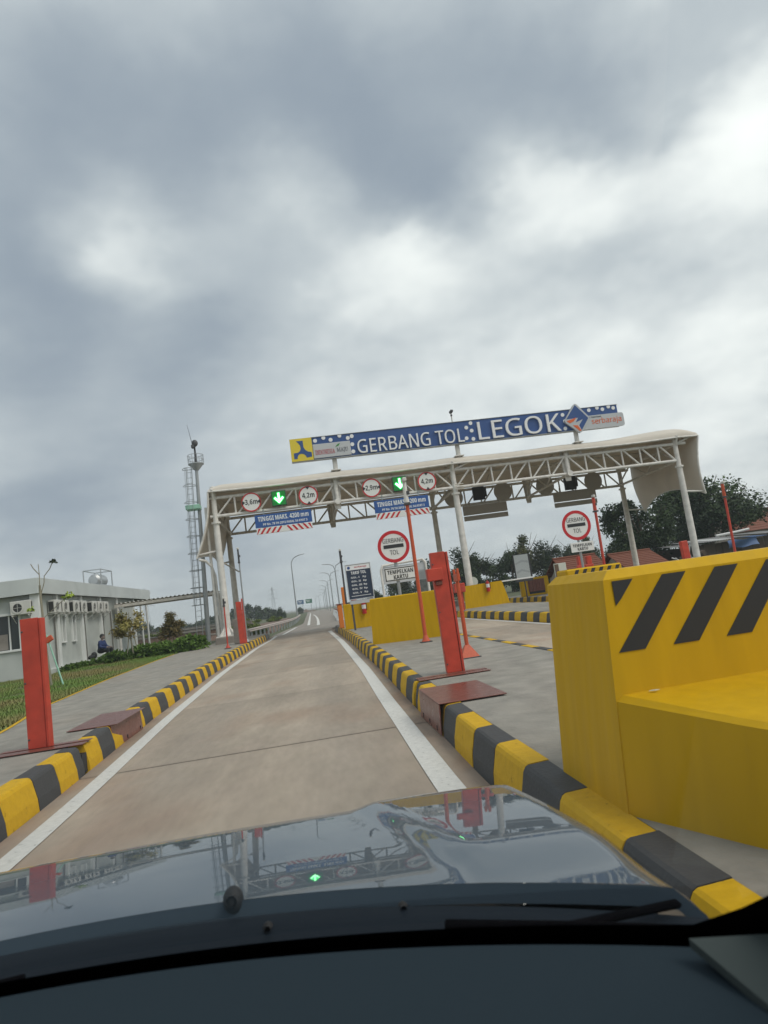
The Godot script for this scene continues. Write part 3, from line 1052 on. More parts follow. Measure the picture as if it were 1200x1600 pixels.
func steel_plates() -> void:
	# covers bent over the kerbs, and the strips over the cable trench
	var t := thing("kerb_cover_plate", "red brown steel plate folded over the right kerb", "steel plate", Vector3(1.45, 0.29, -7.3))
	part("top_plate", box_mesh(Vector3(0.02, 0.016, 0), Vector3(0.70, 0.008, 1.24), 0.003), M.rust_plate, t)
	var mb := MB.new()
	mb.hexa([Vector3(-0.345, -0.28, 0.62), Vector3(-0.337, -0.28, 0.62), Vector3(-0.337, -0.28, -0.62), Vector3(-0.345, -0.28, -0.62), Vector3(-0.327, 0.008, 0.62), Vector3(-0.318, 0.008, 0.62), Vector3(-0.318, 0.008, -0.62), Vector3(-0.327, 0.008, -0.62)])
	part("front_plate", mb, M.rust_plate, t)
	for z in [-0.4, 0.0, 0.42]:
		part("clip", box_mesh(Vector3(-0.342, -0.24, z), Vector3(0.012, 0.05, 0.025), 0.003), M.stripe_black, t)
	t = thing("kerb_cover_plate", "red brown steel plate folded over the left kerb", "steel plate", Vector3(-2.9, 0.284, -9.85))
	part("top_plate", box_mesh(Vector3(-0.0, 0.016, 0), Vector3(0.62, 0.008, 1.46), 0.003), M.rust_plate, t)
	mb = MB.new()
	mb.hexa([Vector3(0.25, -0.28, 0.73), Vector3(0.258, -0.28, 0.73), Vector3(0.258, -0.28, -0.73), Vector3(0.25, -0.28, -0.73), Vector3(0.225, 0.008, 0.73), Vector3(0.233, 0.008, 0.73), Vector3(0.233, 0.008, -0.73), Vector3(0.225, 0.008, -0.73)])
	part("front_plate", mb, M.rust_plate, t)
	for z in [-0.6, 0.1, 0.7]:
		part("clip", box_mesh(Vector3(0.256, -0.24, z), Vector3(0.012, 0.05, 0.03), 0.003), M.stripe_black, t)
	t = thing("trench_cover", "narrow brown steel strip running to the right red post", "steel plate", Vector3(1.68, 0.29, -8.82))
	part("strip", box_mesh(Vector3(0.05, 0.010, 0.05), Vector3(0.95, 0.008, 0.16), 0.003), M.rust_plate, t)
	part("strip", box_mesh(Vector3(0.05, 0.010, -0.14), Vector3(0.95, 0.008, 0.12), 0.003), M.rust_plate, t)
	part("slot_shade", box_mesh(Vector3(-0.1, 0.003, -0.055), Vector3(0.7, 0.006, 0.05)), M.stripe_black, t)  # black strip laid between the plates as the shade of the slot
	t = thing("trench_cover", "narrow brown steel strip running to the left red post", "steel plate", Vector3(-3.08, 0.29, -8.05))
	part("strip", box_mesh(Vector3(-0.0, 0.010, 0.12), Vector3(0.95, 0.008, 0.18), 0.003), M.rust_plate, t)
	part("strip", box_mesh(Vector3(-0.0, 0.010, -0.1), Vector3(0.95, 0.008, 0.12), 0.003), M.rust_plate, t)
	part("slot_shade", box_mesh(Vector3(0.1, 0.003, 0.0), Vector3(0.75, 0.006, 0.05)), M.stripe_black, t)  # black strip for the shade between these plates too


func round_toll_sign(label: String, at: Vector3, cy: float, r: float, group: String) -> void:
	var t := thing("toll_sign", label, "road sign", at, 0.0, group)
	var mb := MB.new()
	mb.tube(Vector3(0, 0, 0), Vector3(0, cy + r * 0.6, 0), 0.045, 0.045, 12)
	part("post", mb, M.grey_steel, t)
	mb = MB.new()
	mb.prism(disc(r, 48), at_z(0, cy, 0.05), 0.012)
	var face := part("disc", mb, M.sign_white, t)
	mb = MB.new()
	annulus(mb, r * 0.80, r, 0.0, 0.008, 48)
	var ring := part("ring", mb, M.sign_red, t)
	ring.position = Vector3(0, cy, 0.061)
	part("bar", box_mesh(Vector3(0, cy + r * 0.02, 0.065), Vector3(r * 1.26, r * 0.22, 0.008)), M.print_black, t)
	text("GERBANG", r * 0.28, r * 1.3, 0.006, M.print_black, face, Vector3(0, cy + r * 0.38, 0.065))
	text("TOL", r * 0.28, r * 0.56, 0.006, M.print_black, face, Vector3(0, cy - r * 0.36, 0.065))
	for y in [cy + r * 0.5, cy - r * 0.5]:
		part("clamp", box_mesh(Vector3(0, y, 0.03), Vector3(r * 0.5, 0.05, 0.04)), M.grey_steel, t)


func card_plate(label: String, at: Vector3, w: float, h: float, group: String, framed: bool) -> void:
	var t := thing("card_plate", label, "sign plate", at, 0.0, group)
	var p := part("plate", box_mesh(Vector3.ZERO, Vector3(w, h, 0.012), 0.003), M.sign_white, t)
	if framed:
		var mb := MB.new()
		var b := 0.022
		mb.box(Vector3(0, h / 2 - b, 0.008), Vector3(w - 0.012, b, 0.006))
		mb.box(Vector3(0, -h / 2 + b, 0.008), Vector3(w - 0.012, b, 0.006))
		mb.box(Vector3(-w / 2 + b, 0, 0.0085), Vector3(b, h - 0.03, 0.006))
		mb.box(Vector3(w / 2 - b, 0, 0.0085), Vector3(b, h - 0.03, 0.006))
		part("border", mb, M.print_black, t)
	text("TEMPELKAN", h * 0.30, w * 0.82, 0.005, M.print_black, p, Vector3(0, h * 0.17, 0.009), true)
	text("KARTU", h * 0.30, w * 0.45, 0.005, M.print_black, p, Vector3(0, -h * 0.22, 0.009), true)


func camera_pole(label: String, at: Vector3, h: float, lean: float, r: float, mats: Array, group := "orange camera poles") -> void:
	var t := thing("camera_pole", label, "camera pole", at, 0.0, group)
	var mb := MB.new()
	var top := Vector3(lean, h, 0)
	mb.tube(Vector3(0, 0.02, 0), top * 0.86, r, r * 0.92, 12)
	part("pole", mb, M[mats[0]], t)
	mb = MB.new()
	mb.tube(top * 0.86, top, r * 1.25, r * 1.1, 12)
	part("mast_top", mb, M[mats[1]], t)
	mb = MB.new()
	mb.lathe([[0.0, 0.02], [0.10, 0.02], [0.10, 0.035], [0.085, 0.05], [r, 0.16]], Transform3D.IDENTITY, 4 * 4)
	part("base", mb, M[mats[0]], t)
	part("foot_plate", box_mesh(Vector3(0, 0.012, 0), Vector3(0.26, 0.02, 0.26), 0.004), M.dark_steel, t)
	mb = MB.new()
	mb.box(top + Vector3(0.0, 0.05, 0.04), Vector3(0.10, 0.10, 0.18), 0.02)
	part("camera", mb, M.ac_white, t)
	mb = MB.new()
	mb.box(top * 0.86 + Vector3(0.0, 0.0, 0.02), Vector3(r * 3.2, 0.06, r * 3.2), 0.01)
	part("clamp", mb, M.dark_steel, t)
	mb = MB.new()
	mb.box(top * 0.93 + Vector3(0.05, 0.0, 0.03), Vector3(0.07, 0.09, 0.08), 0.01)
	part("clamp", mb, M.dark_steel, t)


func island_things() -> void:
	steel_plates()
	var p := red_post("left red steel channel post standing on the pavement", Vector3(-3.15, 0.30, -8.08), 1.43, 0.205)
	p.rotation.y = -0.1
	p = red_post("right red steel channel post with a side box, on the first island", Vector3(1.80, 0.30, -9.05), 1.62, 0.205)
	part("side_box", box_mesh(Vector3(-0.085, 1.32, 0.02), Vector3(0.22, 0.17, 0.1), 0.01), M.post_red, p)
	part("hinge", box_mesh(Vector3(-0.04, 1.2, 0.02), Vector3(0.09, 0.06, 0.06), 0.01), M.rust_plate, p)

	# short barrier rest beside the right post
	var t := thing("barrier_rest", "short orange barrier rest with a flared foot right of the red post", "barrier rest", Vector3(2.39, 0.287, -10.72))
	var mb := MB.new()
	mb.tube(Vector3(0, 0.1, 0), Vector3(0.0, 1.26, 0), 0.032, 0.032, 12)
	part("pole", mb, M.pole_orange, t)
	mb = MB.new()
	mb.hexa([Vector3(-0.15, 0.012, 0.15), Vector3(0.15, 0.012, 0.15), Vector3(0.15, 0.012, -0.15), Vector3(-0.15, 0.012, -0.15), Vector3(-0.035, 0.2, 0.035), Vector3(0.035, 0.2, 0.035), Vector3(0.035, 0.2, -0.035), Vector3(-0.035, 0.2, -0.035)])
	part("flared_foot", mb, M.pole_orange, t)
	part("foot_plate", box_mesh(Vector3(0, 0.008, 0), Vector3(0.34, 0.015, 0.34), 0.003), M.dark_steel, t)
	mb = MB.new()
	mb.box(Vector3(0, 1.28, 0), Vector3(0.05, 0.12, 0.3), 0.01)
	mb.box(Vector3(0, 1.37, 0.13), Vector3(0.04, 0.1, 0.04), 0.008)
	mb.box(Vector3(0, 1.37, -0.13), Vector3(0.04, 0.1, 0.04), 0.008)
	part("fork", mb, M.pole_orange, t)
	camera_pole("tall orange camera pole in front of the long yellow wall", Vector3(2.5, 0.287, -15.35), 3.72, 0.02, 0.045, ["pole_orange", "white_steel"])
	camera_pole("orange red camera pole beside the right-hand round sign", Vector3(10.95, 0.287, -24.0), 3.75, 0.05, 0.055, ["post_red", "post_red"])
	camera_pole("farthest right red camera pole, standing before the big tree", Vector3(16.2, 0.287, -24.0), 3.65, 0.06, 0.05, ["post_red", "pole_orange"])
	camera_pole("slim red camera pole beside the left canopy columns", Vector3(-3.40, 0.30, -27.6), 1.95, 0.02, 0.03, ["post_red", "dark_steel"], "")
	camera_pole("dark slim camera pole left of the tariff board", Vector3(1.62, 0.287, -30.6), 3.5, 0.02, 0.045, ["dark_steel", "dark_steel"], "")
	camera_pole("grey slim camera pole behind the red post by the left rear column", Vector3(-2.96, 0.30, -31.2), 4.2, 0.02, 0.035, ["grey_steel", "dark_steel"], "")
	t = thing("red_post", "red channel post against the left rear canopy column", "post", Vector3(-3.12, 0.30, -30.6))
	part("front_plate", box_mesh(Vector3(0, 0.92, 0), Vector3(0.24, 1.84, 0.03), 0.005), M.post_red, t)
	part("rear_channel", box_mesh(Vector3(0.16, 0.98, -0.05), Vector3(0.06, 1.96, 0.12), 0.005), M.post_red, t)
	t = thing("guide_post", "orange guide post at the far end of the first island", "post", Vector3(1.36, 0.287, -32.0))
	part("post", box_mesh(Vector3(0, 0.55, 0), Vector3(0.22, 1.1, 0.2), 0.03), M.guide_orange, t)
	part("stem", box_mesh(Vector3(0.24, 1.35, 0), Vector3(0.14, 1.1, 0.12), 0.02), M.guide_orange, t)
	part("cap", box_mesh(Vector3(0.0, 1.12, 0), Vector3(0.34, 0.05, 0.24), 0.01), M.rust_plate, t)

	round_toll_sign("left round red-rimmed toll gate sign above the long yellow wall", Vector3(2.36, 0.287, -17.6), 2.42, 0.425, "round toll gate signs")
	card_plate("left tap-card plate with a black border, under its round sign", Vector3(2.44, 1.98, -17.53), 0.84, 0.35, "tap-card plates", true)
	round_toll_sign("right round red-rimmed toll gate sign above the striped rim", Vector3(9.8, 0.287, -23.2), 2.74, 0.54, "round toll gate signs")
	card_plate("right plain tap-card plate under its round sign", Vector3(9.88, 2.24, -23.13), 0.86, 0.34, "tap-card plates", false)

	# tariff board
	t = thing("tariff_board", "dark blue tariff board with white rows of prices", "sign", Vector3(2.11, 0.287, -27.5))
	var b := part("panel", box_mesh(Vector3(0, 1.94, 0), Vector3(1.0, 1.42, 0.06), 0.01), M.navy, t)
	mb = MB.new()
	for q in [[0, 2.645, 1.04, 0.03], [0, 1.235, 1.04, 0.03]]:
		mb.box(Vector3(q[0], q[1], 0.02), Vector3(q[2], q[3], 0.07), 0.006)
	for x in [-0.51, 0.51]:
		mb.box(Vector3(x, 1.94, 0.0205), Vector3(0.03, 1.44, 0.07), 0.006)
	part("frame", mb, M.plate_grey, t)
	part("title_band", box_mesh(Vector3(0, 2.52, 0.033), Vector3(0.98, 0.2, 0.008)), M.print_white, t)
	var dot := MB.new()
	dot.prism(disc(0.06, 18, Vector2(-0.38, 2.52)), at_z(0, 0, 0.038), 0.004)
	part("emblem", dot, M.sign_blue, t)
	text("serbaraja", 0.09, 0.5, 0.004, M.print_red, b, Vector3(0.1, 2.52, 0.04), true)
	text("TARIF TOL", 0.12, 0.62, 0.004, M.print_white, b, Vector3(0, 2.30, 0.034), true)
	var rows := ["GOL. I    Rp", "GOL. II   Rp", "GOL. III  Rp", "GOL. IV  Rp", "GOL. V   Rp"]
	for i in 5:
		text(rows[i], 0.09, 0.62, 0.004, M.print_white, b, Vector3(-0.02, 2.10 - 0.155 * i, 0.034), true)
	part("rule", box_mesh(Vector3(0, 1.36, 0.034), Vector3(0.8, 0.018, 0.004)), M.print_white, t)
	part("foot_panel", box_mesh(Vector3(0, 1.12, 0), Vector3(1.0, 0.16, 0.05), 0.01), M.plate_grey, t)
	for x in [-0.42, 0.42]:
		part("post", box_mesh(Vector3(x, 0.55, -0.06), Vector3(0.08, 1.2, 0.05), 0.01), M.dark_steel, t)
	t = thing("warning_lamp", "small red lamp case on the yellow wall under the tariff board", "lamp case", Vector3(1.9, 1.38, -29.42))
	mb = MB.new()
	mb.lathe([[0.0, 0.0], [0.12, 0.0], [0.12, 0.18], [0.09, 0.26], [0.0, 0.28]], Transform3D.IDENTITY, 14)
	part("case", mb, M.post_red, t)
	part("base", box_mesh(Vector3(-0.1, 0.03, 0), Vector3(0.5, 0.06, 0.2), 0.01), M.dark_steel, t)

	# white frame behind the card plate
	t = thing("white_frame", "white steel frame with a mesh panel and striped foot behind the tap-card plate", "frame", Vector3(3.45, 0.287, -24.0))
	mb = MB.new()
	mb.path([Vector3(-0.8, 0.0, 0), Vector3(-0.8, 2.1, 0), Vector3(-0.72, 2.26, 0), Vector3(0.74, 2.32, 0), Vector3(0.84, 2.2, 0), Vector3(0.86, 0.0, 0)], 0.045, 8)
	mb.tube(Vector3(-0.8, 0.95, 0), Vector3(0.86, 0.95, 0), 0.03, 0.03)
	mb.tube(Vector3(-0.15, 0.4, 0), Vector3(-0.15, 1.0, 0), 0.03, 0.03)
	mb.tube(Vector3(0.3, 0.4, 0), Vector3(0.3, 1.0, 0), 0.03, 0.03)
	part("tube_frame", mb, M.white_steel, t)
	part("top_panel", box_mesh(Vector3(0.03, 1.9, -0.03), Vector3(1.56, 0.62, 0.03), 0.005), M.plate_grey, t)
	mb = MB.new()
	for i in 9:
		mb.tube(Vector3(0.46 + i * 0.04, 1.0, 0.02), Vector3(0.46 + i * 0.04, 1.95, 0.02), 0.009, 0.009, 5)
	part("mesh_bars", mb, M.grey_steel, t)
	part("foot_rail", box_mesh(Vector3(0.1, 0.78, 0.02), Vector3(1.5, 0.16, 0.06), 0.01), M.kerb_yellow, t)
	for i in 5:
		var s := MB.new()
		s.prism([Vector2(-0.55 + i * 0.3, 0.7), Vector2(-0.43 + i * 0.3, 0.7), Vector2(-0.33 + i * 0.3, 0.86), Vector2(-0.45 + i * 0.3, 0.86)], at_z(0, 0, 0.051), 0.004)
		part("stripe", s, M.stripe_black, t)


# ------------------------------------------------------------------ the toll canopy
const ZF := -28.5
const ZR := -34.5
const COLS := [-3.45, 6.88, 17.4]
const BIG := 1.21


# the drawing of the canopy is in units of 1.21 m, its zero 0.294 m under the road
func gantry_place(t: Node3D) -> Node3D:
	t.scale = Vector3.ONE * BIG
	t.position = t.position * BIG + Vector3(0, -0.294, 0)
	return t


func truss(t: Node3D, called: String, z: float, y0: float, y1: float, m: Material, xs: Array) -> void:
	var mb := MB.new()
	mb.tube(Vector3(xs[0] - 0.2, y0, z), Vector3(xs[2] + 0.1, y0, z), 0.07, 0.07, 12)
	mb.tube(Vector3(xs[0] - 0.2, y1, z), Vector3(xs[2] + 0.5, y1, z), 0.07, 0.07, 12)
	var tr := part(called, mb, m, t)
	for b in 2:
		var x0: float = xs[b]
		var x1: float = xs[b + 1]
		var w := (x1 - x0) / 12.0
		for i in range(0, 13):
			var x := x0 + w * i
			if i > 0 and i < 12:
				mb = MB.new()
				mb.tube(Vector3(x, y0, z), Vector3(x, y1, z), 0.042, 0.042, 8)
				part("upright", mb, m, tr)
			if i < 12:
				mb = MB.new()
				if i < 6:
					mb.tube(Vector3(x + 0.08, y0, z), Vector3(x + w - 0.08, y1, z), 0.042, 0.042, 8)
				else:
					mb.tube(Vector3(x + 0.08, y1, z), Vector3(x + w - 0.08, y0, z), 0.042, 0.042, 8)
				part("brace", mb, m, tr)
		mb = MB.new()
		var xm := (x0 + x1) / 2.0
		mb.prism([Vector2(xm - 0.22, y1 + 0.25), Vector2(xm + 0.22, y1 + 0.25), Vector2(xm + 0.14, y0 - 0.1), Vector2(xm + 0.12, y0 - 0.3), Vector2(xm - 0.12, y0 - 0.3), Vector2(xm - 0.16, y0 - 0.1)], at_z(0, 0, z - 0.14), 0.03)
		mb.tube(Vector3(xm, y0 - 0.12, z), Vector3(xm, y1 + 0.3, z), 0.08, 0.10, 12)
		mb.tube(Vector3(xm, y0, z - 0.2), Vector3(xm, y0, z + 0.2), 0.13, 0.13, 12)
		part("middle_bracket", mb, m, tr)


func roof_profile(s: float) -> Vector2:
	# s from 0 (front edge) to 1 (rear edge) -> (z, y)
	var pts := [Vector2(ZF + 0.28, 6.72), Vector2(ZF + 0.16, 6.98), Vector2(ZF - 0.5, 7.18), Vector2(ZF - 1.6, 7.3), Vector2(ZF - 3.0, 7.32), Vector2(ZF - 4.6, 7.2), Vector2(ZR + 0.2, 6.95), Vector2(ZR - 0.3, 6.62)]
	var f := s * (pts.size() - 1)
	var i := mini(int(f), pts.size() - 2)
	var p0: Vector2 = pts[maxi(i - 1, 0)]
	var p3: Vector2 = pts[mini(i + 2, pts.size() - 1)]
	return pts[i].cubic_interpolate(pts[i + 1], p0, p3, f - i)


func build_canopy() -> void:
	var t := thing("toll_canopy", "wide white steel toll canopy with a beige membrane roof and open trusses", "toll canopy")
	gantry_place(t)
	var xf := COLS
	var xr_ := [-3.62, 7.02, 17.55]
	for k in 2:
		var z: float = [ZF, ZR][k]
		for i in 3:
			var x: float = [xf, xr_][k][i]
			var mb := MB.new()
			var m: Material = M.white_steel if k == 0 else M.beige_steel  # rear columns get a darker tone than the front ones
			mb.lathe([[0.0, 0.75], [0.26, 0.75], [0.26, 0.79], [0.19, 0.95], [0.155, 1.1], [0.13, 5.40], [0.135, 5.42], [0.19, 5.42], [0.19, 5.50], [0.11, 5.50], [0.11, 7.0], [0.0, 7.0]], at_z(x, 0, z), 24)
			var c := part("column", mb, m, t)
			mb = MB.new()
			for q in 4:
				var a := PI / 4.0 + q * PI / 2.0
				mb.prism([Vector2(0.14, 0.79), Vector2(0.40, 0.79), Vector2(0.40, 0.83), Vector2(0.15, 1.12)], Transform3D(Basis(Vector3(cos(a), 0, sin(a)), Vector3.UP, Vector3(-sin(a), 0, cos(a))), Vector3(x, 0, z)), 0.02)
			mb.box(Vector3(x, 0.77, z), Vector3(0.86, 0.035, 0.86), 0.006)
			part("base_flange", mb, m, c)
			part("pedestal", box_mesh(Vector3(x, 0.51, z), Vector3(0.95, 0.48, 0.95), 0.03), M.block_wall, t)
			# brackets carrying the roof edge
			mb = MB.new()
			var sz := 0.3 if k == 0 else -0.35
			mb.tube(Vector3(x, 6.3, z), Vector3(x, 6.86, z + sz), 0.055, 0.055)
			mb.tube(Vector3(x, 6.5, z), Vector3(x + (-0.1 if i == 0 else 0.9), 6.85, z + sz * 0.7), 0.055, 0.055)
			part("roof_bracket", mb, m, t)
	truss(t, "front_truss", ZF, 5.74, 6.52, M.white_steel, xf)
	truss(t, "rear_truss", ZR, 5.66, 6.46, M.beige_steel, xr_)
	# cross frames between the two trusses
	for i in 5:
		var x := -3.5 + 5.23 * i
		var mb := MB.new()
		mb.tube(Vector3(x, 6.5, ZF), Vector3(x, 6.46, ZR), 0.07, 0.07)
		mb.tube(Vector3(x, 5.74, ZF), Vector3(x, 5.66, ZR), 0.06, 0.06)
		for q in 4:
			var za := lerpf(ZF, ZR, q / 4.0)
			var zb := lerpf(ZF, ZR, (q + 1) / 4.0)
			mb.tube(Vector3(x, 5.7 if q % 2 == 0 else 6.48, za), Vector3(x, 6.48 if q % 2 == 0 else 5.7, zb), 0.04, 0.04, 8)
		part("cross_frame", mb, M.beige_steel, t)
	for i in 3:
		var z := lerpf(ZF, ZR, (i + 1) / 4.0)
		var mb := MB.new()
		mb.tube(Vector3(-3.6, 7.02, z), Vector3(18.3, 7.06, z), 0.05, 0.05)
		part("purlin", mb, M.beige_steel, t)
	for i in 9:
		var x := -3.5 + 2.72 * i
		var mb := MB.new()
		var pts := []
		for q in 13:
			var r := roof_profile(0.06 + 0.9 * q / 12.0)
			pts.append(Vector3(x, r.y - 0.07, r.x))
		mb.path(pts, 0.035, 6)
		part("roof_rib", mb, M.beige_steel, t)
	# the membrane: a sheet with two faces 2 cm apart
	var roof_f := func(u: float, v: float) -> Vector3:
		var r := roof_profile(v)
		var x := lerpf(-3.62, 18.42, u)
		var bay := absf(sin(PI * (x + 3.5) / 5.23))
		var edge := pow(absf(2.0 * v - 1.0), 3.0)
		var lift := 0.16 * smoothstep(13.5, 17.0, x) * (1.0 - edge) - 0.05 * bay * (1.0 - edge) + 0.045 * (1.0 - bay) * edge
		lift -= 0.25 * pow(clampf((x - 17.6) / 0.82, 0.0, 1.0), 2.0) * (1.0 - edge)
		lift -= 0.2 * pow(clampf((-3.0 - x) / 0.62, 0.0, 1.0), 2.0) * (1.0 - edge)
		return Vector3(x, r.y + lift, r.x)
	var mb2 := MB.new()
	mb2.sheet(88, 21, roof_f, Vector3.UP)
	mb2.sheet(88, 21, func(u, v): return roof_f.call(u, v) - Vector3(0, 0.02, 0), Vector3.DOWN)
	part("roof_membrane", mb2, M.membrane, t)
	var hem := MB.new()
	var hp := []
	for i in 45:
		hp.append(roof_f.call(i / 44.0, 0.0) + Vector3(0, 0.0, 0.0))
	hem.path(hp, 0.045, 8)
	part("edge_pipe", hem, M.white_steel, t)
	# side aprons, hanging from the roof ends, their lower edges drawn up in an arc
	for s in [0, 1]:
		var top_x: float = [-3.62, 18.42][s]
		var bot_x: float = [-4.36, 18.36][s]
		var rear_x: float = [-4.3, 18.68][s]
		var ap := func(u: float, v: float) -> Vector3:
			var r := roof_profile(u)
			var arc := sin(PI * u)
			var y_low := 4.08 + (0.25 if s == 0 else 0.62) * pow(arc, 0.8)
			var low := Vector3(lerpf(bot_x, rear_x, u) + (0.25 if s == 0 else -0.25) * arc, y_low, lerpf(ZF + 0.1, ZR - 0.1, u))
			var high: Vector3 = roof_f.call(float(s), u)
			var p := high.lerp(low, v)
			p.x += (0.16 if s == 0 else -0.16) * sin(PI * v)
			return p
		var am := MB.new()
		am.sheet(26, 14, ap, Vector3.RIGHT if s == 1 else Vector3.LEFT)
		am.sheet(26, 14, func(u, v): return ap.call(u, v) + Vector3(0.02 if s == 0 else -0.02, 0, 0), Vector3.LEFT if s == 1 else Vector3.RIGHT)
		part("side_apron", am, M.membrane, t)
		var ep := MB.new()
		var lowp := []
		for i in 21:
			lowp.append(ap.call(i / 20.0, 1.0))
		ep.path(lowp, 0.03, 8)
		for u in [0.0, 1.0]:
			var sp := []
			for i in 9:
				sp.append(ap.call(u, i / 8.0))
			ep.path(sp, 0.04, 8)
		part("apron_pipe", ep, M.white_steel, t)
		for k in 2:
			var st := MB.new()
			var cx: float = [xf, xr_][k][2 * s]
			var zz: float = [ZF, ZR][k]
			st.tube(Vector3(cx, 4.3, zz), Vector3(lerpf(bot_x, rear_x, k), 4.2, zz), 0.045, 0.045)
			part("apron_strut", st, M.white_steel, t)
	# downpipes and the curved stay on the left
	var dp := MB.new()
	dp.path([Vector3(-3.85, 6.2, ZF - 0.25), Vector3(-3.85, 0.3, ZF - 0.25)], 0.06, 10)
	part("downpipe", dp, M.white_steel, t)
	dp = MB.new()
	dp.path([Vector3(-4.3, 4.02, ZF), Vector3(-4.05, 3.95, ZF - 0.1), Vector3(-3.85, 3.7, ZF - 0.2), Vector3(-3.75, 3.3, ZF - 0.3), Vector3(-3.72, 0.8, ZF - 0.3)], 0.055, 8)
	part("curved_stay", dp, M.white_steel, t)
	dp = MB.new()
	dp.tube(Vector3(-3.3, 3.75, ZF - 0.2), Vector3(-3.3, 3.72, ZR), 0.035, 0.035)
	part("tie_bar", dp, M.beige_steel, t)
	dp = MB.new()
	for i in 3:
		dp.box(Vector3(6.95 + 0.1, 5.62 + 0.11 * i, ZF + 0.22), Vector3(0.36, 0.035, 0.06), 0.008)
	part("cable_clamp", dp, M.beige_steel, t)
	dp = MB.new()
	dp.box(Vector3(-2.55, 0.85, -33.0), Vector3(0.5, 1.1, 0.4), 0.02)
	single("control_cabinet", dp, M.block_wall, "grey concrete cabinet between the two left canopy columns", "cabinet").position = Vector3(-0.75, 0.0, 1.5)


